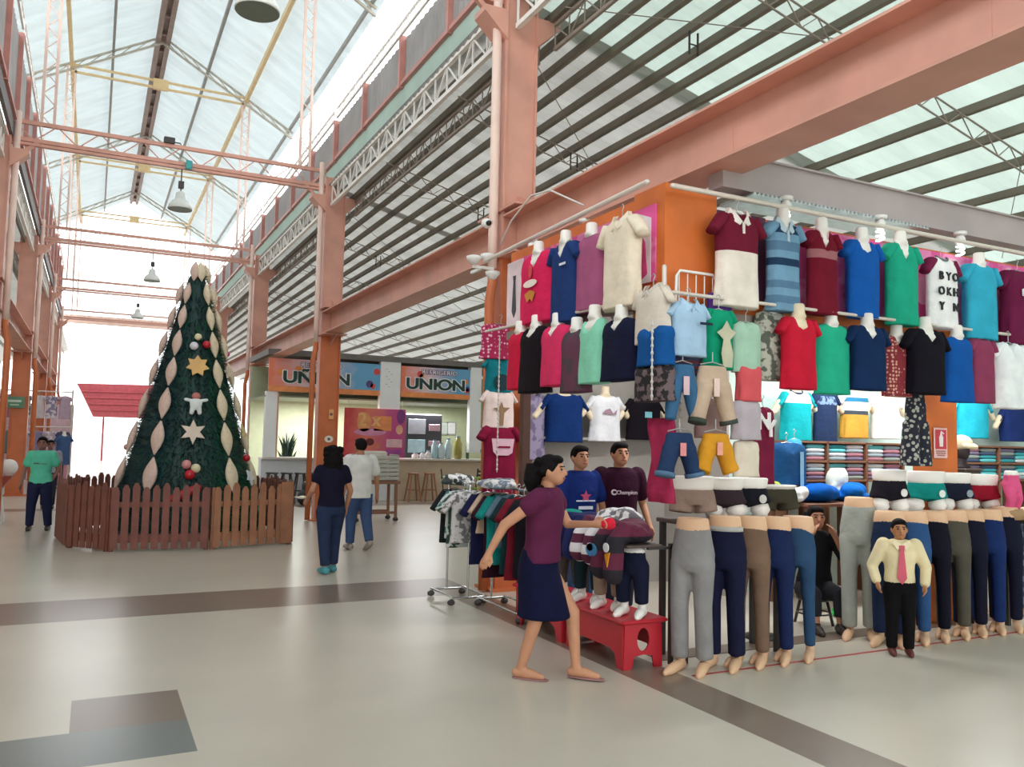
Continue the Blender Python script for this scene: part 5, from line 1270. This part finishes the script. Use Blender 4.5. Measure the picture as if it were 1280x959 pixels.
for x0, x1, y1, lab in ((471, 496, 511, 'white board hanging between the two kiosk signs'), (583, 597, 566, 'white post board right of the second kiosk sign')):
    t = thing('white_board', lab, 'board', (kx(x0), KY - .24, kz(x0, y1)))
    W = kx(x1) - kx(x0); Hh = 3.8 - kz(x0, y1)
    mb = MB(); mb.rbox(0, W, 0, .2, 0, Hh, .01); mb.build('board_body', M('white_board_paint', (244, 248, 250), .5, .02), t)
    if x0 < 500:
        mb = MB()
        for k in range(8): mb.prism(rect(.05, .012), .003, (W * (.3 + .12 * (k % 3)), -.003, Hh - .2 - .07 * k))
        mb.build('small_print', M('grey_print', (140, 170, 170), .6), t)
for x0, x1 in ((331, 345),):
    mb = MB(); mb.box(kx(x0), kx(x1), KY - .1, KY + .15, 1.16, 2.86); struct('trim_kiosk_post', mb, M('white_board_paint', (244, 248, 250), .5, .02))
    mb = MB(); mb.box(kx(345), kx(347), KY - .1, KY + .15, 1.16, 2.86); struct('trim_kiosk_edge', mb, SALMON)
# pink menu banner
a, c = kx(426, 540), kx(502, 540)
t = thing('menu_banner', 'pink and orange menu banner hanging in front of the counter', 'banner', (a, KY - .3, kz(460, 572)))
W = c - a; Hb = kz(460, 511) - kz(460, 572)
mb = MB(); mb.rbox(0, W, 0, .02, 0, Hb, .004); mb.build('banner_sheet', fade('menu_print', (214, 70, 80), (238, 130, 110), (200, 80, 140)), t)
for nm, poly, x, z, col in (('orange_print', disc(.2, .26), .32, .72, (240, 164, 110)), ('orange_print', rect(.5, .4), .62, .7, (240, 150, 96)), ('purple_print', disc(.12, .2), .92, .85, (130, 60, 130)), ('white_print', disc(.45, .1), .42, .52, (224, 150, 190)), ('burger_print', disc(.12, .1), .42, .32, (110, 40, 44)), ('burger_print', disc(.07, .08), .55, .24, (220, 130, 100)), ('pale_panel', rect(.45, .22), .82, .3, (236, 190, 200)), ('violet_panel', rect(.45, .14), .82, .12, (170, 80, 160)), ('face_print', disc(.1, .13), .9, .58, (236, 180, 150))):
    mb = MB(); mb.prism([(x * W + p, z * Hb + q) for p, q in poly], .004, (0, -.004, 0)); mb.build(nm, M(nm, col, .6), t)
for u in (.06, .94): mb = MB(); mb.tube([(u * W, .01, Hb), (u * W, .01, 2.73 - kz(460, 572))], .008, 6); mb.build('cord', STEEL, t, True)
text('menu_letters', '2 x', .5, M('menu_orange', (248, 190, 130), .5), t, (.4 * W, -.008, .76 * Hb), ext=.004, off=.01)
text('menu_letters', 'COMBO', .2, M('menu_white', (246, 226, 230), .5), t, (.42 * W, -.01, .53 * Hb), ext=.004) if False else None
# kitchen goods behind the counter
DK = M('black_enamel', (44, 42, 50), .4)
def at_k(x, y, Y): return onY(x, y, Y)
p = at_k(508, 570, 23.2)
t = thing('oven', 'dark kitchen oven with a pale window behind the counter', 'oven', (p.x - .05, 23.2, 0))
mb = MB(); mb.rbox(0, 1.15, 0, .7, 0, 2.45, .03); mb.build('oven_body', DK, t)
mb = MB(); mb.rbox(.08, .62, -.02, .0, 1.85, 2.3, .01); mb.build('upper_window', M('pale_glass', (150, 154, 164), .2), t)
mb = MB(); mb.rbox(.08, .62, -.02, .0, 1.3, 1.7, .01); mb.build('lower_window', M('pale_blue_glass', (140, 170, 180), .2), t)
mb = MB(); mb.rbox(.72, 1.08, -.03, .0, 1.5, 1.66, .01); mb.rbox(.72, 1.08, -.03, 0, 1.95, 2.15, .01); mb.build('control_panel', M('grey_pink_panel', (150, 120, 130), .5), t)
for k, (x, y, hgt, r, col, lab) in enumerate(((543, 572, .5, .1, (170, 200, 210), 'clear blue water bottle on the kiosk counter'), (551, 572, .42, .11, (200, 214, 222), 'pale jar beside the water bottle on the kiosk counter'), (560, 573, .55, .1, (190, 210, 216), 'tall pale jug on the kiosk counter'), (572, 574, .62, .12, (160, 150, 80), 'yellow green drink dispenser on the kiosk counter'), (535, 572, .2, .08, (226, 220, 220), 'white cup left of the water bottle'), (528, 571, .16, .08, (226, 226, 230), 'small white bowl at the counter middle'), (519, 571, .14, .1, (220, 214, 216), 'white dish near the pink menu banner'), (584, 575, .5, .05, (70, 90, 80), 'dark green bottle near the white post board'))):
    p = onY(x, y, KY + .1); t = thing('jar', lab, 'container', (p.x, KY + .1, 1.162)); m_ = M('container_glass', col, .25, .05)
    mb = MB(); mb.lathe([(r * .8, 0), (r, .02), (r, hgt * .7), (r * .6, hgt * .85), (r * .5, hgt)], 18); mb.build('jar_body', m_, t, True)
    mb = MB(); mb.lathe([(r * .55, hgt), (r * .55, hgt + .03)], 14); mb.build('lid', M('lid_plastic', (120, 150, 170), .4), t, True)
for k in range(4):
    p = onY(538 + 9 * k, 536, 24.5); t = thing('wall_picture', ('small dark picture', 'orange picture', 'pale certificate', 'white notice')[k] + ' on the green kiosk back wall', 'picture', (p.x, 24.59, p.z - .2))
    mb = MB(); mb.rbox(-.16, .16, -.03, 0, 0, .42, .006); mb.build('frame', M('frame_grey', (170, 180, 172), .5), t)
    mb = MB(); mb.prism(rect(.26, .34), .004, (0, -.033, .21)); mb.build('print', M('picture_print', ((84, 90, 100), (220, 150, 100), (214, 222, 216), (240, 240, 244))[k], .6), t)
p = onY(357, 568, 23)
t = thing('potted_plant', 'dark leafy potted plant behind the left counter', 'plant', (p.x, 22.85, 0))
mb = MB(); mb.lathe([(.16, 0), (.22, .55), (.24, .6), (.2, .6)], 18); mb.build('pot', M('terracotta', (170, 110, 90), .7), t, True)
mb = MB(); rn = random.Random(3)
for k in range(90):
    a = rn.uniform(0, 2 * PI); u = rn.uniform(.5, 1); l = rn.uniform(.5, 1.5); q0 = V((0, 0, .6 + rn.uniform(0, .7))); d = V((math.cos(a) * .35, math.sin(a) * .35, l)).normalized(); s = d.cross(V((math.cos(a + 1), math.sin(a + 1), .3))).normalized() * .035; q1 = q0 + d * rn.uniform(.3, .75)
    mb.add([q0, (q0 + q1) / 2 + s, q1, (q0 + q1) / 2 - s], [(0, 1, 2, 3)])
mb.build('foliage', M('dark_leaf', (60, 84, 72), .6, .25), t)
t = thing('green_poster', 'green poster beside the white post board', 'poster', (kx(598, 520), KY - .18, kz(600, 535)))
mb = MB(); mb.rbox(0, .5, 0, .02, 0, .72, .004); mb.build('sheet', M('poster_green', (90, 176, 120), .6), t)
mb = MB(); mb.prism(disc(.12, .16), .004, (.3, -.004, .45)); mb.build('white_print', M('poster_white', (230, 236, 226), .6), t)
t = thing('white_sheet', 'bright white sheet under the green poster', 'poster', (kx(592, 560), KY - .19, kz(600, 562)))
mb = MB(); mb.rbox(0, .72, 0, .02, 0, .62, .004); mb.build('sheet', M('white_board_paint', (244, 248, 250), .5, .02), t)
mb = MB(); mb.rbox(0, .72, -.003, .023, -.08, 0, .003); mb.build('lower_edge', M('poster_blue', (150, 170, 200), .6), t)
# stools
def bar_stool(x, Y, z, lab, mat, g):
    t = thing('bar_stool', lab, 'stool', (x, Y, 0), 0, g)
    mb = MB(); mb.lathe([(.13, z - .04), (.16, z - .03), (.16, z - .005), (.14, z)], 20); mb.build('seat', mat, t, True)
    for a in range(4):
        c, s = math.cos(a * PI / 2 + PI / 4), math.sin(a * PI / 2 + PI / 4)
        mb = MB(); mb.bar((c * .12, s * .12, z - .03), (c * .26, s * .26, 0), .035, .035); mb.build('leg', mat, t)
    mb = MB()
    for a in range(4):
        c, s = math.cos(a * PI / 2 + PI / 4) * .2, math.sin(a * PI / 2 + PI / 4) * .2; mb.bar((c, s, z * .4), (-s, c, z * .4), .02, .02)
    mb.build('stretcher', mat, t)
STD = M('dark_stool_wood', (60, 52, 54), .5); STB = M('tan_stool_wood', (170, 116, 80), .5, .12)
for i, (x, w_) in enumerate(((336, 'first dark bar stool from the left at the white counter'), (354, 'second dark bar stool from the left at the white counter'), (371, 'third dark bar stool from the left at the white counter'), (388, 'dark bar stool just left of the orange column'))):
    bar_stool(kx(x, 590), KY - .45, .78, w_, STD, 'dark bar stools at the counter')
for x, w_ in ((510, 'tan wooden bar stool nearest the slatted cart'), (530, 'tan wooden bar stool standing alone at the beige counter')):
    bar_stool(kx(x, 590), KY - .45, .78, w_, STB, 'tan bar stools at the counter')
# cafe chairs and table at the right
def cafe_chair(x, Y, rz, lab, mat, seatm):
    t = thing('cafe_chair', lab, 'chair', (x, Y, 0), rz, 'chairs by the kiosk')
    mb = MB(); mb.rbox(-.2, .2, -.2, .2, .43, .47, .015); mb.build('seat', seatm, t)
    for a in (-.18, .18):
        mb = MB(); mb.bar((a, -.18, 0), (a, -.18, .43), .03, .03); mb.build('leg', mat, t)
        mb = MB(); mb.bar((a, .2, 0), (a, .18, .45), .03, .03); mb.bar((a, .18, .45), (a, .24, .95), .03, .03); mb.build('leg', mat, t)
    mb = MB()
    for k in range(4): mb.bar((-.17, .2 + .012 * k, .58 + .1 * k), (.17, .2 + .012 * k, .58 + .1 * k), .02, .05)
    mb.build('backrest', mat, t)
LIME = M('lime_seat', (150, 180, 60), .5)
cafe_chair(onY(563, 600, 19.6).x, 19.6, 1.2, 'dark slatted chair at the left side of the small kiosk table', STD, STD)
cafe_chair(onY(594, 600, 19.9).x, 19.9, -1.3, 'dark chair with lime seat at the right of the small kiosk table', STD, LIME)
x = onY(579, 600, 19.8).x
t = thing('cafe_table', 'small lime topped table between the kiosk chairs', 'table', (x, 20.0, 0))
mb = MB(); mb.rbox(-.42, .42, -.35, .35, .7, .74, .012); mb.build('tabletop', LIME, t)
for a in (-.36, .36):
    for c in (-.3, .3): mb = MB(); mb.bar((a, c, 0), (a, c, .7), .04, .04); mb.build('leg', M('pale_wood', (214, 190, 150), .6), t)
# slatted cart on brown legs
pr = onZ(497, 652); pl = onZ(455, 652)
t = thing('slatted_cart', 'grey slatted cart on brown legs with casters before the kiosk', 'cart', (pl.x - .25, pr.y, 0)); W = pr.x - pl.x + .25
mb = MB()
for k in range(6): mb.rbox(0, W, 0, .03, .84 + .085 * k, .905 + .085 * k, .008)
mb.rbox(0, .04, .03, .55, .82, 1.36, .008); mb.rbox(W - .04, W, .03, .55, .82, 1.36, .008); mb.build('slatted_box', M('grey_slats', (186, 184, 176), .6, .08), t)
mb = MB(); mb.rbox(-.03, W + .03, -.03, .6, .76, .82, .01); mb.build('deck', M('brown_cart_wood', (140, 96, 74), .6, .1), t)
for a in (.04, W - .04):
    for c in (.03, .52):
        mb = MB(); mb.bar((a, c, .08), (a, c, .78), .05, .05); mb.build('leg', M('brown_cart_wood', (140, 96, 74), .6, .1), t)
        mb = MB(); mb.tube([(a - .015, c, .045), (a + .015, c, .045)], .042, 12); mb.build('caster', DARKST, t, True)
mb = MB()
for c in (.03, .52): mb.bar((.04, c, .18), (W - .04, c, .18), .04, .05)
mb.build('lower_rail', M('brown_cart_wood', (140, 96, 74), .6, .1), t)
t = thing('cart_goods', 'white package lying on the grey slatted cart', 'package', (pl.x + .1, pr.y + .25, .825))
mb = MB(); mb.rbox(-.25, .35, -.1, .15, 0, .6, .03); mb.build('package_body', M('pale_package', (224, 216, 206), .6), t)
mb = MB(); mb.rbox(-.26, .36, -.02, .06, .25, .32, .01); mb.build('strap', M('pale_green_strap', (170, 190, 160), .6), t)
t = thing('trash_bag', 'small dark bag on the floor at the foot of the orange column', 'bag', (onZ(380, 632).x, onZ(380, 632).y, 0))
mb = MB(); mb.ell((0, 0, .2), .18, .16, .2); mb.tube([(0, 0, .36), (.02, 0, .5)], [.07, .1], 10); me = fused(mb, .02, 3); mz = min(v.co.z for v in me.vertices)
for v in me.vertices: v.co.z -= mz
link('bag_body', me, M('dark_bag', (50, 52, 60), .4), t, True)
mb = MB(); mb.tube([(-.05, 0, .46), (0, -.02, .52), (.07, 0, .46)], .012, 6); mb.build('tie', DARKST, t, True)
# stickers on the second column
for x, y, lab, c in ((414, 518, 'pale sticker high on the orange column beside the menu banner', (236, 170, 110)), (411, 549, 'white poster sticker on the orange column at head height', (236, 226, 214))):
    p = onY(x, y, YC[1] - .135); t = thing('sticker', lab, 'sticker', (p.x, YC[1] - .132, p.z))
    mb = MB(); mb.prism(disc(.09, .07) if c[0] == 236 and c[1] > 200 else rect(.1, .2), .004, (0, -.004, 0)); mb.build('sticker_sheet', M('sticker_paper', c, .6), t)
    mb = MB(); mb.prism(disc(.03, .03), .004, (0, -.008, 0)); mb.build('sticker_print', M('sticker_ink', (120, 90, 80), .6), t)

# ================================================================ christmas tree and fence
TX, TY = 1.5, 15.3
tree = thing('christmas_tree', 'tall decorated christmas tree inside the brown picket fence', 'christmas tree', (TX, TY, 0))
rr = lambda z: .12 + .257 * (4.5 - z)
TG = [M('dark_tinsel', (20, 58, 56), .5, .25, 20), M('green_tinsel', (24, 104, 66), .45, .25, 20), M('haze_blue_tinsel', (22, 70, 80), .45, .25, 20)]
mb = MB(); mb.lathe([(rr(.12) * .97, .12), (rr(1.5) * .97, 1.5), (rr(3) * .96, 3), (rr(4.4) * .9, 4.4), (.03, 4.55)], 40)
rn = random.Random(21)
for k in range(17000):
    z = 4.5 - 4.4 * math.sqrt(rn.random()); a = rn.uniform(0, 2 * PI); r = rr(z) * rn.uniform(.94, .985)
    c, s = math.cos(a), math.sin(a); L = rn.uniform(.08, .15); dn = rn.uniform(-.9, .35)
    p = V((c * r, s * r, z)); tip = p + V((c * .75, s * .75, dn)).normalized() * L; tw = rn.uniform(-.5, .5)
    w_ = V((-s, c, tw)).normalized() * .011
    m_ = 1 if (c > .35 and rn.random() < .75) else (2 if c < -.4 and rn.random() < .7 else rn.choice((0, 0, 0, 1)))  # bluish tinsel on the left side paints in the haze lying there
    mb.add([p - w_, p + w_, tip], [(0, 1, 2)], m_)
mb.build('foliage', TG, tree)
mb = MB(); mb.lathe([(.09, 0), (.09, .2)], 14); mb.lathe([(.4, 0), (.42, .02), (.1, .06)], 20); mb.build('stand', DARKST, tree, True)
CREAM = M('cream_mesh_ribbon', (232, 214, 184), .6, .08, 20, .4, 0, 50); PINKC = M('pinkish_cream_ribbon', (222, 192, 178), .6, .08, 20, .4, 0, 50)
def oval(az, z, L, wd):
    r = rr(z) + .0; n = V((math.cos(az), math.sin(az), .25)).normalized(); tn = V((-math.sin(az), math.cos(az), 0)); up = n.cross(tn) * 1
    if up.z < 0: up = -up
    o = V((math.cos(az) * r, math.sin(az) * r, z)) + n * .05
    R = []; K = 9
    for i in range(K + 1):
        u = -1 + 2 * i / K; ww = wd * max(.12, math.cos(u * PI / 2 * .96)) ; th = .06 * max(.15, math.cos(u * PI / 2)); c = o + up * u * L / 2
        R.append([c + tn * ww * math.cos(2 * PI * j / 12) + n * th * math.sin(2 * PI * j / 12) for j in range(12)])
    mb = MB(); mb.loft(R); return mb.build('ribbon_oval', CREAM if math.cos(az) > -.1 else PINKC, tree, True)
view = -PI / 2 - .09
for az in (view - .56, view + .68, view - 1.35, view + 1.38, view + 2.4, view - 2.4):
    z = 4.28
    for k in range(7):
        L = .4 + .036 * k; oval(az, z - L / 2, L * .97, .065 + .01 * k); z -= L + .005
oval(view - .25, 4.48, .36, .08); oval(view + .35, 4.48, .36, .08); oval(view + 1.9, 4.48, .34, .08)
def onsurf(dx, z, lift=.06):
    az = view + math.asin(max(-1, min(1, dx / rr(z)))); r = rr(z) + lift
    return V((math.cos(az) * r, math.sin(az) * r, z)), az
def flat_deco(name, dx, z, poly, mat, th=.03, lift=.08):
    p, az = onsurf(dx, z, lift); ux = V((-math.sin(az), math.cos(az), 0)); mb = MB(); mb.prism(poly, th, p, ux, V((math.cos(az) * -.25, math.sin(az) * -.25, .97)).normalized()); return mb.build(name, mat, tree)
star = lambda R, r, n, ph=PI / 2: [((R if i % 2 == 0 else r) * math.cos(ph + PI * i / n), (R if i % 2 == 0 else r) * math.sin(ph + PI * i / n)) for i in range(2 * n)]
GOLD = M('gold_flower', (224, 178, 110), .5, .1); SILV = M('silver_flower', (222, 204, 186), .5, .1); REDB = M('red_bauble', (200, 34, 50), .25); CRB = M('cream_bauble', (236, 226, 184), .25); WB = M('white_bauble', (226, 224, 232), .3); PKB = M('pink_bauble', (222, 150, 150), .3)
flat_deco('gold_poinsettia', .06, 2.82, star(.19, .12, 7), GOLD); flat_deco('silver_poinsettia', .04, 1.72, star(.21, .1, 6, -PI / 2), SILV)
flat_deco('silver_poinsettia', .92, .98, star(.15, .07, 5, -PI / 2), M('white_flower', (236, 238, 240), .5)); flat_deco('gold_poinsettia', .78, 1.75, star(.14, .07, 5), M('pale_gold_flower', (226, 206, 140), .5)); flat_deco('silver_poinsettia', .5, 2.75, star(.12, .06, 5), SILV)
for dx, z, m_, r in ((.05, 3.32, CRB, .06), (.0, 3.16, WB, .07), (.17, 3.2, REDB, .065), (-.03, 1.2, PKB, .075), (.1, 1.14, CRB, .075), (.02, 1.04, REDB, .08), (.5, 3.1, M('pink_glitter', (226, 80, 150), .4), .05), (.86, 1.3, REDB, .06), (-.95, 1.45, PKB, .05)):
    p, az = onsurf(dx, z, .07); mb = MB(); mb.ell(p, r, r, r, 16, 10); mb.build('bauble', m_, tree, True)
p, az = onsurf(.06, 2.18, .09)
mb = MB(); mb.ell(p + V((0, 0, .13)), .07, .05, .06, 14, 8); mb.build('figure_hat', M('dusty_red_felt', (190, 120, 110), .7), tree, True)
mb = MB(); mb.ell(p + V((0, -.01, .0)), .1, .05, .1, 14, 8); mb.tube([p + V((-.06, 0, .05)), p + V((-.16, 0, .07))], .03, 8); mb.tube([p + V((.06, 0, .05)), p + V((.16, 0, .07))], .03, 8); mb.tube([p + V((-.05, 0, -.06)), p + V((-.06, 0, -.14))], .04, 8); mb.tube([p + V((.05, 0, -.06)), p + V((.06, 0, -.14))], .04, 8)
link('figure_body', fused(mb, .012, 2), M('white_felt', (230, 236, 236), .7), tree, True)
mb = MB(); p, az = onsurf(-.05, .75, .1); mb.tube([p + V((-.2, 0, -.1)), p + V((.2, 0, .08))], .07, 10); mb.build('red_bow', M('red_ribbon', (170, 40, 50), .5), tree, True)

FW = M('red_brown_fence_wood', (122, 70, 58), .6, .18, 5); FT = M('tan_fence_wood', (158, 108, 80), .6, .18, 5)
def fence_panel(a, b, mat, lab, n, tall_end=False):
    a, b = V((a[0], a[1], 0)), V((b[0], b[1], 0)); L = (b - a).length; rz = math.atan2(b.y - a.y, b.x - a.x)
    t = thing('fence_panel', lab, 'fence', a, rz, 'picket fence around the tree')
    for k in range(n):
        x = L * (k + .5) / n; w = L / n * .36; h = .94 + .03 * ((k * 7) % 3 - 1)
        mb = MB(); mb.prism([(x - w, .03), (x + w, .03), (x + w, h - .06), (x + w * .4, h), (x - w * .4, h), (x - w, h - .06)], .022, (0, 0, 0)); mb.build('picket', mat, t)
    mb = MB(); mb.rbox(.01, L - .01, .014, .05, .12, .24, .006); mb.build('rail', mat, t)
    mb = MB(); mb.rbox(.01, L - .01, .014, .05, .62, .7, .006); mb.build('rail', mat, t)
    for x in (.03, L - .03): mb = MB(); mb.rbox(x - .03, x + .03, .014, .07, 0, .9, .006); mb.build('post', mat, t)
    if tall_end: mb = MB(); mb.rbox(L - .2, L, -.03, -.012, .02, .97, .006); mb.build('end_board', mat, t)
FP = [(-.27, 13.8), (.26, 13.12), (1.62, 12.98), (2.88, 13.3), (3.06, 14.5), (2.95, 16.0), (2.1, 17.1), (.8, 17.2), (-.1, 16.5), (-.45, 15.2)]
nm = ['red brown picket panel at the left corner of the tree fence', 'dark red brown picket panel at the front of the tree fence', 'lighter tan picket panel at the front right of the tree fence', 'picket panel on the right side of the tree fence', 'picket panel at the right rear of the tree fence', 'picket panel behind the tree on the right', 'picket panel straight behind the tree', 'picket panel behind the tree on the left', 'picket panel at the left rear of the tree fence', 'picket panel on the left side of the tree fence']
for i in range(10):
    q = FP[(i + 1) % 10]; a = FP[i]; L = math.dist(a, q)
    d = ((q[0] - a[0]) / L * .02, (q[1] - a[1]) / L * .02)
    fence_panel((a[0] + d[0], a[1] + d[1]), (q[0] - d[0], q[1] - d[1]), FT if i == 2 else FW, nm[i], max(5, int(L / .135)), i == 2)
p, q = onZ(206, 700), None
t = thing('small_sign', 'small pale card leaning on the inside of the tree fence', 'card', (.2, 13.5, 0))
mb = MB(); mb.rbox(-.12, .12, 0, .02, 0, .3, .004); mb.build('card_sheet', M('pale_card', (190, 180, 180), .6), t)
mb = MB(); mb.bar((0, .02, .2), (0, .14, 0), .02, .02); mb.build('prop', DARKST, t)

# ================================================================ left side of the nave
REDB2 = M('brick_red_paint', (176, 84, 70), .5, .1, 3)
mb = MB(); mb.box(-5, -2.0, 21.2, 21.3, 0, 2.5); struct('wall_left_booth', mb, M('grey_shutter', (176, 180, 172), .5, .06))
mb = MB(); mb.box(-5, -1.95, 21.1, 21.32, 2.5, 2.78); struct('beam_left_booth', mb, M('orange_fascia', (220, 130, 80), .5))
t = thing('green_sign', 'small green sign on the left orange column', 'sign', (XL - .1, YC[2] - .16, 2.3))
mb = MB(); mb.rbox(-.22, .22, -.02, 0, 0, .3, .006); mb.build('plate', M('sign_green', (96, 140, 110), .5), t)
mb = MB(); mb.prism(rect(.3, .06), .004, (0, -.024, .18)); mb.prism(rect(.2, .03), .004, (0, -.024, .08)); mb.build('sign_print', M('sign_pale', (200, 214, 196), .5), t)
t = thing('green_sign', 'small green band sign on the orange column by the kiosk stools', 'sign', (onY(322, 531, YC[2] - .14).x, YC[2] - .14, onY(322, 535, YC[2]).z))
mb = MB(); mb.rbox(-.2, .2, -.02, 0, 0, .24, .006); mb.build('plate', M('sign_green', (96, 140, 110), .5), t)
mb = MB(); mb.prism(rect(.28, .05), .004, (0, -.024, .13)); mb.build('sign_print', M('sign_pale', (200, 214, 196), .5), t)
# clothes stall along the left, seen from far
mb = MB(); mb.box(-3.4, -3.3, 27, 41, 0, 3.3); struct('wall_left_stall', mb, M('pale_lilac_board', (206, 190, 206), .6))
mb = MB(); mb.box(-3.3, -.75, 40.6, 40.7, 0, 2.9); struct('wall_left_end', mb, M('pale_pink_board', (222, 190, 200), .6))
tag(MB().tube([(-3.2, 29.5, 2.95), (-.6, 29.5, 2.95)], .02, 8).build('clothes_rail', STEEL, None, True), 'upper clothes pipe of the far left stall', 'rail')
tag(MB().tube([(-3.2, 29.4, 1.85), (-.6, 29.4, 1.85)], .02, 8).build('clothes_rail', STEEL, None, True), 'middle clothes pipe of the far left stall', 'rail')
tag(MB().tube([(-3.2, 29.3, 1.0), (-.6, 29.3, 1.0)], .02, 8).build('clothes_rail', STEEL, None, True), 'lowest clothes pipe of the far left stall', 'rail')
for k, y in enumerate((0, 1)):
    x = (-3.2, -.6)[k]; tag(MB().tube([(x, 29.5, 0), (x, 29.5, 3.0)], .025, 8).build('stall_pole', STEEL, None, True), ('pole at the outer end of the far left stall', 'pole at the nave end of the far left stall')[k], 'pole')
LC = [((200, 176, 196), 'pale lilac'), ((110, 130, 130), 'grey green'), ((210, 150, 170), 'dusty pink'), ((150, 140, 170), 'lavender'), ((180, 120, 140), 'mauve'), ((90, 90, 120), 'slate'), ((220, 210, 214), 'off white'), ((120, 100, 130), 'plum')]
for row, z in ((0, 2.93), (1, 1.83), (2, .98)):
    for k in range(7):
        c, n = LC[(k * 3 + row * 5) % 8]
        garment('hung_shirt', '%s top, %s from the nave on the %s pipe of the far left stall' % (n, ('first', 'second', 'third', 'fourth', 'fifth', 'sixth', 'seventh')[k], ('upper', 'middle', 'lowest')[row]), 'shirt', (-.8 - .36 * k, 29.5 - .1 * row, z - .1), .25, .32, .72, .14, c, kind='blotch' if k % 2 else 'plain', col2=(230, 220, 226), scale=9, sleeve=.1, group='tops on the far left stall', bust=False, neck=('crew', 'v', 'scoop')[k % 3])
for k, (x, y, c, lab) in enumerate(((-.75, 28.6, (70, 96, 140), 'blue dressed torso stand at the nave end of the far left stall'), (-.95, 30.6, (150, 150, 176), 'lilac grey torso stand behind the blue one at the far left stall'))):
    t = garment('torso_stand', lab, 'mannequin', (x, y, 1.62), .5, .4, .9, .24, c, neck='crew', sleeve=.14)
    mb = MB(); mb.tube([(0, 0, -.9), (0, 0, -1.58)], .03, 10); mb.lathe([(.2, -1.62), (.2, -1.59), (.03, -1.57)], 18); mb.build('stand', DARKST, t, True)
# vendor cart at the left edge
p = onZ(2, 655)
t = thing('vendor_cart', 'red brown vendor cart with white legs at the left edge', 'cart', (p.x - .35, p.y + .2, 0))
mb = MB(); mb.loft([[(-.35, -.25, .62), (.3, -.25, .62), (.3, .3, .62), (-.35, .3, .62)], [(-.5, -.35, .86), (.48, -.35, .86), (.48, .4, .86), (-.5, .4, .86)]]); mb.build('tub', REDB2, t)
for a in (-.25, .25):
    for c in (-.2, .25): mb = MB(); mb.tube([(a * 1.3, c * 1.2, .02), (a, c, .64)], .03, 10); mb.build('leg', WHITEPL, t, True)
mb = MB(); mb.rbox(-.3, .3, -.2, .25, .2, .22, .005); mb.build('lower_shelf', WHITEPL, t)
cx, cy = p.x - .35, p.y + .2
for dx, dy, dz, r, lab in ((.4, -.1, .865, .15, 'white round bowl tipped on the rim of the vendor cart'), (.1, .0, .865, .12, 'white melon shaped package in the vendor cart')):
    t = thing('white_bowl', lab, 'bowl', (cx + dx, cy + dy, dz))
    mb = MB(); mb.ell((0, 0, r), r, r * .8, r, 18, 12); mb.build('bowl_body', WHITEPL, t, True)
    mb = MB(); mb.lathe([(r * .4, 0), (r * .45, .02)], 16); mb.build('foot_rim', WHITEPL, t, True)
t = thing('goods_bundle', 'tall bundle of white and blue goods stacked on the vendor cart', 'goods', (cx + .08, cy + .24, .862))
mb = MB(); mb.ell((0, 0, .12), .16, .12, .12, 14, 8); mb.ell((.03, 0, .32), .14, .1, .13, 14, 8); link('lower_bag', fused(mb, .015, 3), M('grey_lilac_bag', (150, 140, 160), .6), t, True)
mb = MB(); mb.ell((0, 0, .55), .15, .12, .15, 16, 10); mb.build('white_bag', WHITEPL, t, True)
mb = MB(); mb.tube([(.16, 0, .45), (.17, 0, .68)], .035, 10); mb.build('blue_bottle', M('blue_plastic', (70, 120, 190), .4), t, True)
